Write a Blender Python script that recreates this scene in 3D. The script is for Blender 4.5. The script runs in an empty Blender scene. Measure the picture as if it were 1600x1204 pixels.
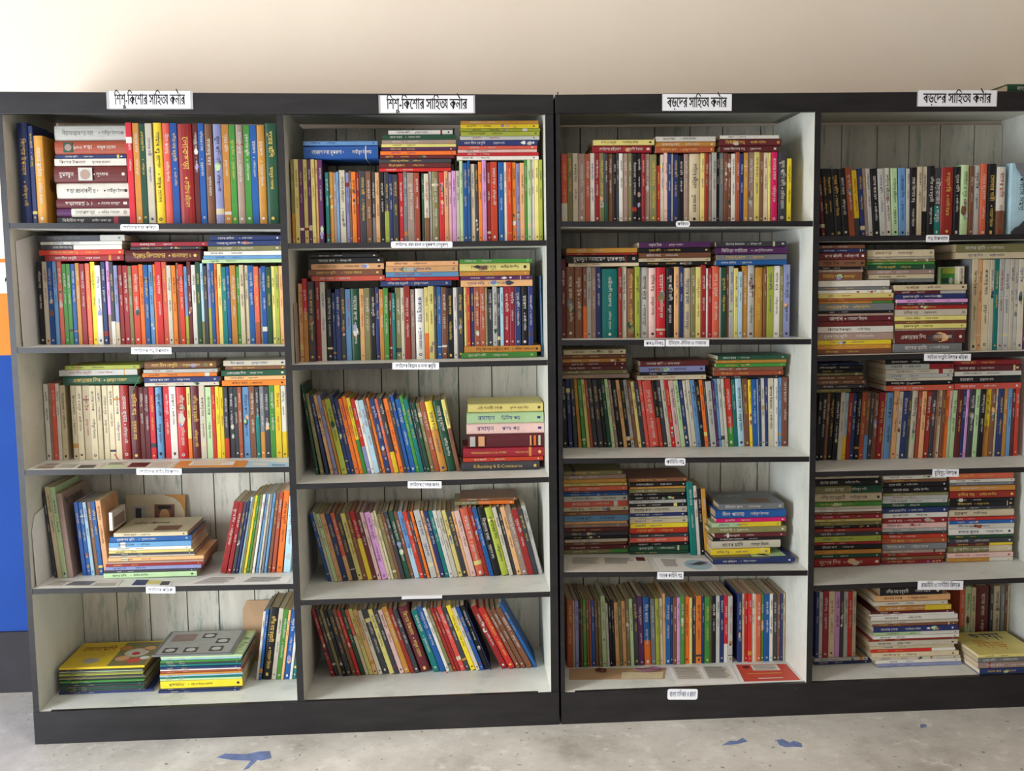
import bpy, math, random, re
import numpy as np
from mathutils import Matrix, Vector

SC = bpy.context.scene
COL = SC.collection
# ------------------------------------------------------------------ camera
CF = 1620.4
CC = np.array([1.2105, -2.9137, 1.298])
_yaw, _pit, _rol = .0565, -.1015, -.014
_f = np.array([math.sin(_yaw)*math.cos(_pit), math.cos(_yaw)*math.cos(_pit), math.sin(_pit)])
_r = np.array([math.cos(_yaw), -math.sin(_yaw), 0.0])
_u = np.cross(_r, _f)
CR = _r*math.cos(_rol) + _u*math.sin(_rol)
CU = -_r*math.sin(_rol) + _u*math.cos(_rol)
cam = bpy.data.cameras.new('camera')
cam.sensor_width = 36.0
cam.lens = CF/1600*36.0
cam.clip_start = .05
camo = bpy.data.objects.new('camera', cam)
COL.objects.link(camo)
camo.matrix_world = Matrix(((CR[0], CU[0], -_f[0], CC[0]), (CR[1], CU[1], -_f[1], CC[1]), (CR[2], CU[2], -_f[2], CC[2]), (0, 0, 0, 1)))
SC.camera = camo
# ------------------------------------------------------------------ world, lights, exposure
SC.view_settings.view_transform = 'Standard'
SC.view_settings.look = 'None'
SC.view_settings.gamma = 1.0
SC.view_settings.exposure = 0.07
SC.view_settings.use_curve_mapping = False
W = bpy.data.worlds.new('world')
SC.world = W
W.use_nodes = True
W.node_tree.nodes['Background'].inputs[0].default_value = (0.93, 0.95, 1.0, 1)
W.node_tree.nodes['Background'].inputs[1].default_value = 0.15


def area(name, loc, target, sx, sy, power, col):
    l = bpy.data.lights.new(name, 'AREA')
    l.shape = 'RECTANGLE'
    l.size, l.size_y = sx, sy
    l.energy = power
    l.color = col
    o = bpy.data.objects.new(name, l)
    COL.objects.link(o)
    d = Vector(target)-Vector(loc)
    o.matrix_world = Matrix.Translation(loc) @ d.to_track_quat('-Z', 'Y').to_matrix().to_4x4()
    return o


area('assumed_doorway_daylight', (-1.55, -2.0, .9), (.7, .1, .7), 1.2, 1.75, 122, (.87, .95, 1.03))  # doorway out of view, assumed from the direction of light and shadows
area('window_daylight', (.2, -5.6, 1.5), (1.2, .3, .8), 2.6, 1.6, 26, (1.0, .97, .93))  # added weak fill from the front, not a known window
area('overhead_fill', (.9, -1.3, 3.02), (1.1, .1, .6), 2.4, .35, 10, (1.0, .96, .9))  # added overhead fill brightening the upper wall and floor, not a known lamp
sun = bpy.data.lights.new('sun_patch_through_door', 'SPOT')      # added spot aimed at floor out of view; its bounce brightens the lower shelves
sun.energy = 1250
sun.color = (1.0, .95, .86)
sun.spot_size = math.radians(24)
sun.spot_blend = .5
sun.shadow_soft_size = .15
suno = bpy.data.objects.new('sun_patch_through_door', sun)
COL.objects.link(suno)
suno.matrix_world = Matrix.Translation((-3.6, -3.6, 2.9)) @ (Vector((.35, -1.4, 0))-Vector((-3.6, -3.6, 2.9))).to_track_quat('-Z', 'Y').to_matrix().to_4x4()

# ------------------------------------------------------------------ helpers


def ray(x, y):
    return _f*CF + CR*(x-800) + CU*(602-y)


def on_y(x, y, Y=0.0):
    d = ray(x, y)
    return CC + d*((Y-CC[1])/d[1])


def on_z(x, y, z):
    d = ray(x, y)
    return CC + d*((z-CC[2])/d[2])


def lin(c):
    c = c/255.0
    return c/12.92 if c <= .04045 else ((c+.055)/1.055)**2.4


def rgb(r, g, b):
    return (lin(r), lin(g), lin(b), 1.0)


class NT:
    def __init__(s, name):
        s.m = bpy.data.materials.new(name)
        s.m.use_nodes = True
        s.t = s.m.node_tree
        s.b = s.t.nodes['Principled BSDF']

    def n(s, kind, **kw):
        nd = s.t.nodes.new(kind)
        for k, v in kw.items():
            setattr(nd, k, v)
        return nd

    def l(s, a, b):
        s.t.links.new(a, b)

    def noise(s, scale, detail=4, rough=.55, vec=None, coord='Object', stretch=None):
        if vec is None:
            tc = s.n('ShaderNodeTexCoord')
            vec = tc.outputs[coord]
        if stretch:
            mp = s.n('ShaderNodeMapping')
            mp.inputs['Scale'].default_value = stretch
            s.l(vec, mp.inputs['Vector'])
            vec = mp.outputs[0]
        nz = s.n('ShaderNodeTexNoise')
        nz.inputs['Scale'].default_value = scale
        nz.inputs['Detail'].default_value = detail
        nz.inputs['Roughness'].default_value = rough
        s.l(vec, nz.inputs['Vector'])
        return nz.outputs['Fac']

    def ramp(s, fac, stops):
        r = s.n('ShaderNodeValToRGB')
        e = r.color_ramp.elements
        e[0].position, e[0].color = stops[0]
        e[1].position, e[1].color = stops[-1]
        for p, c in stops[1:-1]:
            q = e.new(p)
            q.color = c
        s.l(fac, r.inputs[0])
        return r.outputs[0]

    def mix(s, fac, a, b):
        m = s.n('ShaderNodeMix', data_type='RGBA')
        for v, i in ((fac, 0), (a, 6), (b, 7)):
            if hasattr(v, 'links') or hasattr(v, 'is_linked'):
                s.l(v, m.inputs[i])
            else:
                m.inputs[i].default_value = v
        return m.outputs[2]

    def bump(s, fac, strength, dist=.002):
        b = s.n('ShaderNodeBump')
        b.inputs['Strength'].default_value = strength
        b.inputs['Distance'].default_value = dist
        s.l(fac, b.inputs['Height'])
        s.l(b.outputs[0], s.b.inputs['Normal'])


G0, G1 = (0, 0, 0, 1), (1, 1, 1, 1)
PAL = {'R': ((202, 46, 40), 'red'), 'D': ((152, 36, 40), 'crimson'), 'M': ((98, 36, 40), 'maroon'), 'O': ((235, 122, 40), 'orange'),
       'o': ((200, 138, 58), 'tan orange'), 'Y': ((238, 206, 48), 'yellow'), 'y': ((226, 210, 125), 'pale yellow'),
       'L': ((170, 178, 66), 'lime green'), 'G': ((72, 140, 58), 'green'), 'g': ((186, 212, 160), 'pale green'),
       'E': ((34, 78, 56), 'dark green'), 'T': ((22, 120, 114), 'teal'), 'B': ((32, 88, 156), 'blue'), 'N': ((42, 56, 106), 'navy blue'),
       'b': ((104, 152, 196), 'light blue'), 'V': ((88, 42, 92), 'purple'), 'v': ((142, 146, 188), 'lavender'),
       'P': ((212, 152, 206), 'lilac pink'), 'p': ((226, 186, 178), 'pale pink'), 'K': ((26, 24, 28), 'black'),
       'k': ((62, 62, 68), 'charcoal'), 'W': ((226, 220, 208), 'white'), 'C': ((216, 199, 164), 'cream'),
       'c': ((206, 196, 174), 'ivory beige'), 'n': ((128, 82, 58), 'brown'), 'e': ((130, 124, 80), 'olive'),
       'S': ((122, 124, 126), 'grey'), 's': ((188, 186, 178), 'light grey'), 'm': ((160, 134, 122), 'mauve brown'),
       'H': ((222, 24, 112), 'hot pink'), 'r': ((216, 92, 72), 'coral red'), 't': ((166, 80, 54), 'rust brown'),
       'a': ((228, 172, 118), 'peach'), 'q': ((176, 208, 222), 'pale blue')}
MATS = {}


def muted(c, k=.78, lift=7):
    g = .35*c[0]+.5*c[1]+.15*c[2]
    return tuple(min(255, g+(x-g)*k+lift*(1-x/255)) for x in c)


def cover_mat(c):
    if c not in MATS:
        t = NT('book_cover_' + PAL[c][1].replace(' ', '_'))
        oi = t.n('ShaderNodeObjectInfo')
        hs = t.n('ShaderNodeHueSaturation')
        hs.inputs['Color'].default_value = rgb(*PAL[c][0])
        mr = t.n('ShaderNodeMapRange')
        mr.inputs[3].default_value, mr.inputs[4].default_value = .80, 1.06
        t.l(oi.outputs['Random'], mr.inputs[0])
        t.l(mr.outputs[0], hs.inputs['Value'])
        m2 = t.n('ShaderNodeMath', operation='MULTIPLY_ADD')
        m2.inputs[1].default_value, m2.inputs[2].default_value = .016, .493
        fr = t.n('ShaderNodeMath', operation='FRACT')
        m3 = t.n('ShaderNodeMath', operation='MULTIPLY')
        m3.inputs[1].default_value = 7.31
        t.l(oi.outputs['Random'], m3.inputs[0])
        t.l(m3.outputs[0], fr.inputs[0])
        t.l(fr.outputs[0], m2.inputs[0])
        t.l(m2.outputs[0], hs.inputs['Hue'])
        nz = t.noise(22, 4, .6)
        worn = t.ramp(nz, [(.35, (.80, .80, .80, 1)), (.62, G1)])
        mx = t.n('ShaderNodeMix', data_type='RGBA', blend_type='MULTIPLY')
        mx.inputs[0].default_value = .55
        t.l(hs.outputs[0], mx.inputs[6])
        t.l(worn, mx.inputs[7])
        t.l(mx.outputs[2], t.b.inputs['Base Color'])
        t.b.inputs['Roughness'].default_value = .42
        t.b.inputs['Specular IOR Level'].default_value = .35
        MATS[c] = t.m
    return MATS[c]


def flat_mat(name, col, rough=.6, spec=.3, var=.12, scale=18, bump=0):
    if name in MATS:
        return MATS[name]
    t = NT(name)
    nz = t.noise(scale, 5, .6)
    c = rgb(*col)
    d = tuple(x*(1-var) for x in c[:3]) + (1,)
    u = tuple(min(1, x*(1+var*.6)) for x in c[:3]) + (1,)
    t.l(t.ramp(nz, [(.3, d), (.7, u)]), t.b.inputs['Base Color'])
    t.b.inputs['Roughness'].default_value = rough
    t.b.inputs['Specular IOR Level'].default_value = spec
    if bump:
        t.bump(nz, bump)
    MATS[name] = t.m
    return t.m


INK = {'w': (214, 206, 196), 'k': (52, 48, 50), 'y': (222, 184, 92), 'r': (160, 50, 48), 'b': (52, 66, 124), 'o': (214, 146, 76), 'g': (120, 118, 112), 'G': (50, 108, 66), 'n': (98, 62, 48)}


def ink(c):
    return flat_mat('printing_ink_' + {'w': 'white', 'k': 'black', 'y': 'gold', 'r': 'red', 'b': 'blue', 'o': 'orange', 'g': 'grey', 'G': 'green', 'n': 'brown'}[c], INK[c], .5, .2, .02)


def page_mat():
    if 'pages' in MATS:
        return MATS['pages']
    t = NT('book_pages')
    oi = t.n('ShaderNodeObjectInfo')
    base = t.ramp(oi.outputs['Random'], [(0, rgb(176, 148, 112)), (.5, rgb(206, 184, 148)), (1, rgb(228, 214, 188))])
    nz = t.noise(900, 2, .5, stretch=(1, .02, .02))
    mx = t.n('ShaderNodeMix', data_type='RGBA', blend_type='MULTIPLY')
    mx.inputs[0].default_value = .6
    t.l(base, mx.inputs[6])
    t.l(t.ramp(nz, [(.3, (.55, .55, .55, 1)), (.7, G1)]), mx.inputs[7])
    t.l(mx.outputs[2], t.b.inputs['Base Color'])
    t.b.inputs['Roughness'].default_value = .85
    MATS['pages'] = t.m
    return t.m


# ---- meshes


def link_mesh(name, verts, faces, mats, idx=None, parent=None, smooth=False):
    me = bpy.data.meshes.new(name)
    me.from_pydata([tuple(v) for v in verts], [], [tuple(f) for f in faces])
    for m in mats:
        me.materials.append(m)
    if idx is not None:
        me.polygons.foreach_set('material_index', np.asarray(idx, dtype=np.int32))
    if smooth:
        me.polygons.foreach_set('use_smooth', [True]*len(me.polygons))
    me.update()
    o = bpy.data.objects.new(name, me)
    COL.objects.link(o)
    if parent is not None:
        o.parent = parent
    return o


class MB:
    """collects plain pieces of one mesh"""

    def __init__(s):
        s.v, s.f, s.i = [], [], []

    def add(s, v, f, mi=0):
        n = len(s.v)
        s.v += [tuple(map(float, p)) for p in v]
        for q in f:
            s.f.append(tuple(int(k)+n for k in q))
            s.i.append(mi)
        return s

    def box(s, x0, x1, y0, y1, z0, z1, mi=0, dz=0.0, front=None):
        """dz: how much the x1 end is raised; front: material of the -y face"""
        v = [(x0, y0, z0), (x1, y0, z0+dz), (x1, y1, z0+dz), (x0, y1, z0), (x0, y0, z1), (x1, y0, z1+dz), (x1, y1, z1+dz), (x0, y1, z1)]
        f = [(0, 3, 2, 1), (4, 5, 6, 7), (1, 2, 6, 5), (2, 3, 7, 6), (3, 0, 4, 7)]
        s.add(v, f, mi)
        n = len(s.v)-8
        s.f.append((n, n+1, n+5, n+4))
        s.i.append(mi if front is None else front)
        return s

    def ztop(s, v, mi=0):
        s.add(v, [tuple(range(len(v)))], mi)

    def build(s, name, mats, parent=None, smooth=False, bevel=0):
        o = link_mesh(name, s.v, s.f, mats, s.i, parent, smooth)
        if bevel:
            b = o.modifiers.new('bevel', 'BEVEL')
            b.width = bevel
            b.segments = 2
            b.limit_method = 'ANGLE'
        return o


def tag(o, label, cat, group=None, kind=None):
    if label:
        o['label'] = label
    if cat:
        o['category'] = cat
    if group:
        o['group'] = group
    if kind:
        o['kind'] = kind
    return o


def empty(name, M=None):
    o = bpy.data.objects.new(name, None)
    o.empty_display_size = .03
    COL.objects.link(o)
    if M is not None:
        o.matrix_world = M
    return o


# ---- lettering: glyph outlines of Blender's own fallback font, laid out by hand
GL = {}


def _mesh_of(s):
    cu = bpy.data.curves.new('t', 'FONT')
    cu.body = s
    cu.resolution_u = 1
    o = bpy.data.objects.new('t', cu)
    COL.objects.link(o)
    dg = bpy.context.evaluated_depsgraph_get()
    e = o.evaluated_get(dg)
    me = e.to_mesh()
    me.calc_loop_triangles()
    v = np.array([tuple(p.co)[:2] for p in me.vertices]).reshape(-1, 2)
    f = np.array([tuple(t.vertices) for t in me.loop_triangles], dtype=int).reshape(-1, 3)
    e.to_mesh_clear()
    bpy.data.objects.remove(o)
    bpy.data.curves.remove(cu)
    return v, f


_kk = None


def glyph(ch):
    global _kk
    if ch not in GL:
        if _kk is None:
            _kk = _mesh_of('\u0995\u0995')[0][:, 0].max()
        v, f = _mesh_of(ch)
        adv = _mesh_of('\u0995'+ch+'\u0995')[0][:, 0].max()-_kk if ch != ' ' else .26
        GL[ch] = (v, f, adv)
    return GL[ch]


CONS = set(chr(c) for c in range(0x995, 0x9BA)) | {'\u09ce'}
HAS, NUK = '\u09cd', '\u09bc'
SLASH = (np.array([[-.46, .93], [-.39, 1.0], [-.05, .70], [-.13, .64]]), np.array([[0, 1, 2], [0, 2, 3]]))
LINES = {}


def layout(s):
    """(verts n x 2, triangles, width) of one line at font size 1; conjuncts are built from scaled glyphs"""
    if s in LINES:
        return LINES[s]
    V, F, n, x = [], [], 0, 0.0

    def put(v, f, dx, dy=0, sx=1, sy=1):
        nonlocal n
        V.append(v*np.array([sx, sy])+np.array([dx, dy]))
        F.append(f+n)
        n += len(v)

    i = 0
    s = s.replace('\u09dc', '\u09a1'+NUK).replace('\u09df', '\u09af'+NUK).replace('\u09dd', '\u09a2'+NUK)
    while i < len(s):
        ch = s[i]
        if ch in CONS:
            cl = [ch]
            i += 1
            nuk = False
            while i < len(s):
                if s[i] == NUK:
                    nuk = True
                    i += 1
                elif s[i] == HAS and i+1 < len(s) and s[i+1] in CONS:
                    cl.append(s[i+1])
                    i += 2
                else:
                    break
            post = []
            while i < len(s) and s[i] in '\u09be\u09bf\u09c0\u09c1\u09c2\u09c3\u09c7\u09c8\u09cb\u09cc\u09cd':
                post.append(s[i])
                i += 1
            pre, post2 = [], []
            for p in post:
                if p in '\u09bf\u09c7\u09c8':
                    pre.append(p)
                elif p == '\u09cb':
                    pre.append('\u09c7')
                    post2.append('\u09be')
                elif p == '\u09cc':
                    pre.append('\u09c7')
                    post2.append('\u09d7')
                else:
                    post2.append(p)
            reph = ya = rap = False
            if len(cl) > 1 and cl[0] == '\u09b0' and cl[1] != '\u09af':
                reph, cl = True, cl[1:]
            if len(cl) > 1 and cl[-1] == '\u09af':
                ya, cl = True, cl[:-1]
            if len(cl) > 1 and cl[-1] == '\u09b0':
                rap, cl = True, cl[:-1]
            for p in pre:
                v, f, a = glyph(p)
                put(v, f, x)
                x += a
            if len(cl) == 1:
                v, f, a = glyph(cl[0])
                put(v, f, x)
                x += a
            else:
                v, f, a = glyph(cl[0])
                put(v, f, x, .622*.42, .8, .58)
                v2, f2, a2 = glyph(cl[1])
                put(v2, f2, x+.1, -.12, .7, .58)
                x += a*.8
            if nuk:
                v, f, a = glyph(NUK)
                put(v, f, x)
            if rap:
                put(np.array([[-.5, -.05], [-.1, .14], [-.1, .06], [-.48, -.12]]), SLASH[1], x)
            if ya:
                v, f, a = glyph('\u09af')
                put(v, f, x-.03, 0, .62, 1)
                x += a*.6
            rx = x
            for p in post2:
                v, f, a = glyph(p)
                put(v, f, x)
                x += a
            if reph:
                put(SLASH[0], SLASH[1], rx)
        else:
            v, f, a = glyph(ch)
            if len(v):
                put(v, f, x)
            x += a
            i += 1
    r = (np.concatenate(V) if V else np.zeros((0, 2)), np.concatenate(F) if F else np.zeros((0, 3), int), x)
    LINES[s] = r
    return r


def text_on(mb, s, org, ux, uy, nrm, width=None, height=None, size=None, mi=0, anchor='l', lift=.0003, bold=0):
    """adds lettering to an MB: along ux, upright uy; fits height (cap height) and at most width"""
    v, f, w = layout(s)
    if not len(v):
        return 0
    sy = size if size else height/.69
    sx = sy
    if width and w*sx > width:
        sx = width/w
    org, ux, uy, nrm = (np.array(a, float) for a in (org, ux, uy, nrm))
    off = {'l': 0, 'c': -w*sx/2, 'r': -w*sx}[anchor]
    P = org + nrm*lift + np.outer(v[:, 0]*sx+off, ux) + np.outer((v[:, 1]-.31)*sy, uy)
    mb.add(P, f, mi)
    if bold:
        for a, b in ((-1, 0), (1, 0), (0, -.7), (0, .7)):
            mb.add(P+ux*a*bold+uy*b*bold+nrm*2e-5*(a+2*b+3), f, mi)
    return w*sx


def patch(mb, org, ux, uy, nrm, pts, mi, lift=.0003):
    org, ux, uy, nrm = (np.array(a, float) for a in (org, ux, uy, nrm))
    mb.add([org+ux*a+uy*b+nrm*lift for a, b in pts], [tuple(range(len(pts)))], mi)


def disc_pts(cx, cy, r, n=10, ry=None):
    ry = ry or r
    return [(cx+r*math.cos(2*math.pi*k/n), cy+ry*math.sin(2*math.pi*k/n)) for k in range(n)]


# ------------------------------------------------------------------ setting materials
def wall_mat():
    t = NT('cream_wall_paint')
    nz = t.noise(1.3, 6, .6)
    c = t.ramp(nz, [(.3, rgb(233, 218, 201)), (.7, rgb(241, 228, 211))])
    t.l(c, t.b.inputs['Base Color'])
    t.b.inputs['Roughness'].default_value = .7
    t.b.inputs['Specular IOR Level'].default_value = .2
    t.bump(t.noise(9, 7, .6), .25, .004)
    return t.m


def floor_mat():
    t = NT('worn_cement_floor')
    n1 = t.noise(3.1, 10, .72)
    c1 = t.ramp(n1, [(.34, rgb(164, 159, 150)), (.47, rgb(194, 190, 183)), (.56, rgb(204, 200, 193)), (.68, rgb(222, 219, 213))])
    n2 = t.noise(17, 6, .65)
    c2 = t.ramp(n2, [(.57, G0), (.66, (.8, .8, .8, 1))])
    c = t.mix(c2, c1, rgb(222, 219, 213))
    n5 = t.noise(11, 8, .75, stretch=(1, 2.2, 1))
    c5 = t.ramp(n5, [(.60, G0), (.72, (.6, .6, .6, 1))])
    c = t.mix(c5, c, rgb(156, 146, 130))
    n3 = t.noise(48, 3, .55)
    c3 = t.ramp(n3, [(.66, G0), (.71, (.9, .9, .9, 1))])
    c = t.mix(c3, c, rgb(112, 106, 98))
    n4 = t.noise(5, 9, .7)
    c4 = t.ramp(n4, [(.66, G0), (.74, (.55, .55, .55, 1))])
    c = t.mix(c4, c, rgb(138, 128, 116))
    t.l(c, t.b.inputs['Base Color'])
    t.b.inputs['Roughness'].default_value = .5
    t.bump(n2, .2, .002)
    return t.m


def black_mat():
    t = NT('black_enamel_paint')
    nz = t.noise(7, 7, .65, stretch=(1, 1, 5))
    c = t.ramp(nz, [(.35, rgb(26, 24, 26)), (.7, rgb(40, 37, 39))])
    n2 = t.noise(55, 3, .5)
    s2 = t.ramp(n2, [(.74, G0), (.78, (.6, .6, .6, 1))])
    t.l(t.mix(s2, c, rgb(92, 88, 86)), t.b.inputs['Base Color'])
    t.b.inputs['Roughness'].default_value = .38
    t.b.inputs['Specular IOR Level'].default_value = .4
    t.bump(nz, .15, .002)
    return t.m


def white_mat(name, stretch, amt, base=(230, 232, 227), dark=(208, 209, 202)):
    t = NT(name)
    n1 = t.noise(3.0, 7, .65, stretch=stretch)
    c = t.ramp(n1, [(.3, rgb(*dark)), (.65, rgb(*base))])
    n2 = t.noise(9, 7, .75, stretch=stretch)
    k = t.ramp(n2, [(.53, G0), (.63, (amt, amt, amt, 1))])
    c = t.mix(k, c, rgb(124, 146, 134))
    n3 = t.noise(40, 4, .6, stretch=stretch)
    k3 = t.ramp(n3, [(.70, G0), (.78, (.45, .45, .45, 1))])
    c = t.mix(k3, c, rgb(120, 112, 100))
    t.l(c, t.b.inputs['Base Color'])
    t.b.inputs['Roughness'].default_value = .45
    t.b.inputs['Specular IOR Level'].default_value = .35
    t.bump(n1, .12, .003)
    return t.m


M_WALL, M_FLOOR, M_BLACK = wall_mat(), floor_mat(), black_mat()
M_WHITE = white_mat('white_shelf_paint', (1, 1, 1), .22)
M_PLANK = white_mat('whitewashed_planks', (5, 1, .7), .62, (222, 216, 202), (192, 185, 170))
M_SIDE = white_mat('white_side_paint', (1, 1, .6), .18, (226, 226, 216), (204, 203, 190))
M_GAP = flat_mat('dark_gap', (16, 15, 15), .9, .1)
M_PAPER = flat_mat('white_label_paper', (238, 238, 242), .5, .3, .02)
M_TAPE = flat_mat('clear_tape_grey', (176, 174, 174), .3, .5, .04)
M_INKD = ink('k')

# ------------------------------------------------------------------ room
WY = .406
mb = MB()
mb.box(-4.2, 6.0, WY, WY+.12, 0, 3.1, 0)
tag(mb.build('wall_back', [M_WALL]), 'cream painted plaster wall behind the bookcases', 'wall', kind='structure')
mb = MB()
mb.box(-4.2, 6.0, -6.2, WY+.12, -.1, 0, 0)
tag(mb.build('floor', [M_FLOOR]), 'worn grey cement floor with paint stains', 'floor', kind='structure')
mb = MB()
mb.box(-4.2, 6.0, -6.2, WY+.12, 3.1, 3.2, 0)
tag(mb.build('ceiling', [M_WALL]), 'plain ceiling above the room', 'ceiling', kind='structure')
mb = MB()
mb.box(-4.3, -4.2, -6.2, WY+.12, 0, 3.1, 0)
tag(mb.build('wall_left', [M_WALL]), 'plain side wall of the room', 'wall', kind='structure')
mb = MB()
mb.box(6.0, 6.1, -6.2, WY+.12, 0, 3.1, 0)
tag(mb.build('wall_right', [M_WALL]), 'plain side wall of the room', 'wall', kind='structure')
# painted bands on the wall beside the case, and the dark skirting
for i, (z0, z1, c) in enumerate([(1.278, 1.373, (236, 232, 226)), (1.373, 1.385, (238, 128, 62)), (1.086, 1.278, (240, 132, 62)), (.2, 1.086, (42, 74, 146))]):
    mb = MB()
    mb.box(-4.2, .6, WY-.002, WY-.0001, z0, z1, 0)
    if i == 0:
        for k, (cx, cz, r_) in enumerate([(-.155, 1.318, .017), (-.127, 1.312, .013), (-.105, 1.322, .012), (-.185, 1.322, .018)]):
            ring = [(cx+r_*math.cos(a*.5236), cz+r_*math.sin(a*.5236)) for a in range(12)] + [(cx+r_*.62*math.cos(a*.5236), cz+r_*.62*math.sin(a*.5236)) for a in range(12)]
            mb.add([(x, WY-.0024, z) for x, z in ring], [(j, (j+1) % 12, 12+(j+1) % 12, 12+j) for j in range(12)], 1)
    tag(mb.build('trim_%d' % (i+1), [flat_mat('wall_band_%d' % i, c, .85, .08, .06, 5), M_TAPE]), ['white painted band with grey swirls on the wall', 'thin orange line on the wall', 'orange painted band on the wall', 'blue painted lower wall band'][i], 'wall paint', kind='structure')
mb = MB()
mb.box(-4.2, .6, WY-.012, WY-.0001, 0, .2, 0)
tag(mb.build('baseboard_back', [flat_mat('dark_skirting_paint', (50, 47, 51), .6, .25, .2, 6)]), 'dark grey painted skirting of the wall', 'baseboard', kind='structure')

# ------------------------------------------------------------------ bookcases
DEP = .39
SHZ = {1: [(1.4704, 1.4603), (1.1324, 1.1225), (.792, .7832), (.4534, .4451), (.0955, .0933)],
       2: [(1.4065, 1.4069), (1.0704, 1.0715), (.7333, .7357), (.3968, .3994), (.0925, .0990)],
       3: [(1.4585, 1.4519), (1.127, 1.1173), (.7884, .7768), (.4555, .4389), (.0960, .0945)],
       4: [(1.4086, 1.408), (1.0683, 1.0721), (.7313, .7301), (.3927, .3976), (.0943, .1010)]}
BX = {1: (.0166, .7432), 2: (.7623, 1.4772), 3: (1.5183, 2.236), 4: (2.2539, 2.9836)}
BASEOF = {1: (0.0, 1.5), 2: (1.5064, 3.006)}
TOPZ = {1: (1.8175, 1.8040), 2: (1.8040, 1.8090)}


def shelf_z(bay, s, x):
    """height of the upper face of board s (1..5) at x"""
    a, b = SHZ[bay][s-1]
    x0, x1 = BX[bay]
    return a+(b-a)*(x-x0)/(x1-x0)


def make_case(u, label):
    x0, x1 = BASEOF[u]
    b1, b2 = (1, 2) if u == 1 else (3, 4)
    root = empty('bookcase', Matrix.Translation((x0, 0, 0)))
    tag(root, label, 'bookcase', 'black and white double bookcases')

    def loc(mb_):
        mb_.v = [(x-x0, y, z) for x, y, z in mb_.v]
        return mb_
    mats = [M_SIDE, M_BLACK]
    zt = min(TOPZ[u])-.004
    # side panels: white inside, black outside and on the front edge
    for (xa, xb, inner) in ((x0, BX[b1][0], 'r'), (BX[b2][1], x1, 'l')):
        m = MB()
        m.box(xa, xb, 0, DEP, 0, zt-.0005, 1)
        # faces: 0 bottom,1 top,2 x1,3 back,4 x0,5 front
        m.i[2] = 0 if inner == 'r' else 1
        m.i[4] = 0 if inner == 'l' else 1
        loc(m).build('side_panel', mats, root)
    m = MB()
    m.box(BX[b1][1], BX[b2][0], 0, DEP-.012, .06, zt-.03, 0, front=1)
    loc(m).build('divider_panel', mats, root)
    for b in (b1, b2):
        xa, xb = BX[b]
        for s in range(5):
            za, zb = SHZ[b][s]
            th = .0155 if s < 4 else .018
            m = MB()
            m.box(xa, xb, .0015, DEP-.0125, za-th, za, 0, dz=zb-za, front=1)
            loc(m).build('shelf_board', [M_WHITE, M_BLACK], root)
        # planked back
        m = MB()
        rnd = random.Random(b*7)
        x = xa
        k = 0
        while x < xb-.001:
            w = rnd.uniform(.098, .128)
            e = min(x+w, xb)
            if xb-e < .04:
                e = xb
            m.box(x+.0017, e-.0017, DEP-.012, DEP-.002, .06, zt-.03, 0)
            x = e
            k += 1
        m.box(xa, xb, DEP-.0018, DEP-.0004, .06, zt-.03, 1)
        loc(m).build('back_panel', [M_PLANK, M_GAP], root)
    # top board, header rail, plinth
    m = MB()
    ta, tb = TOPZ[u]
    m.box(x0, x1, .014, DEP, ta-.026, ta-.002, 1, dz=tb-ta)
    m.i[0] = 0
    loc(m).build('top_board', mats, root)
    m = MB()
    fa, fb = (1.759, 1.7505) if u == 1 else (1.7534, 1.7541)
    m.add([(x0-.001, -.002, fa), (x1+.001, -.002, fb), (x1+.001, .0135, fb), (x0-.001, .0135, fa), (x0-.001, -.002, ta), (x1+.001, -.002, tb), (x1+.001, .0135, tb), (x0-.001, .0135, ta)],
          [(0, 3, 2, 1), (4, 5, 6, 7), (1, 2, 6, 5), (2, 3, 7, 6), (3, 0, 4, 7), (0, 1, 5, 4)], 1)
    loc(m).build('header_rail', mats, root, bevel=.0015)
    m = MB()
    za = SHZ[b1][4][0]-.0002
    zm = (SHZ[b1][4][1]+SHZ[b2][4][0])/2
    zb = SHZ[b2][4][1]-.0002
    m.add([(x0, -.002, 0), (x1, -.002, 0), (x1, .012, 0), (x0, .012, 0), (x0, -.002, za), (x1, -.002, zb), (x1, .012, zb), (x0, .012, za)],
          [(0, 3, 2, 1), (4, 5, 6, 7), (1, 2, 6, 5), (2, 3, 7, 6), (3, 0, 4, 7), (0, 1, 5, 4)], 1)
    loc(m).build('plinth', mats, root)
    return root


make_case(1, 'black double bookcase with white interior standing nearest the blue wall band')
make_case(2, 'black double bookcase with white interior farther from the blue wall band')

# ------------------------------------------------------------------ books
RB = random.Random(11)
TITLES = ['ছোটদের রবীন্দ্রনাথ', 'সেরা কিশোর গল্প', 'গোয়েন্দা ও ভূত', 'আমার বন্ধু রাশেদ', 'নীল পাহাড়', 'হাসির গল্প', 'বাঘের মাসি', 'রাজার কুমার', 'একাত্তরের দিন', 'কাকাবাবু সমগ্র', 'ভূতের বাড়ি',
          'মেঘের পরে মেঘ', 'নির্বাচিত গল্প', 'সোনার তরী', 'পথের পাঁচালী', 'কিশোর উপন্যাস', 'মজার ছড়া', 'নদীর নাম মধুমতী', 'রূপকথার ঝুলি', 'জলের ধারে', 'দেশ ও মানুষ', 'আলোর পাখি', 'বনের রাজা', 'ইতিহাস কথা',
          'বিজ্ঞানের মজা', 'কবিতা সমগ্র', 'শেষের কবিতা', 'রচনা সমগ্র', 'সময়ের কথা', 'বাংলার লোক', 'মহাকাশ', 'গণিতের খেলা', 'দূরের বাঁশি', 'সবুজ দ্বীপ', 'ছায়াছবি', 'লাল নীল বেগুনি', 'ফুল পাখি নদী', 'সুখের দিন']
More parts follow.
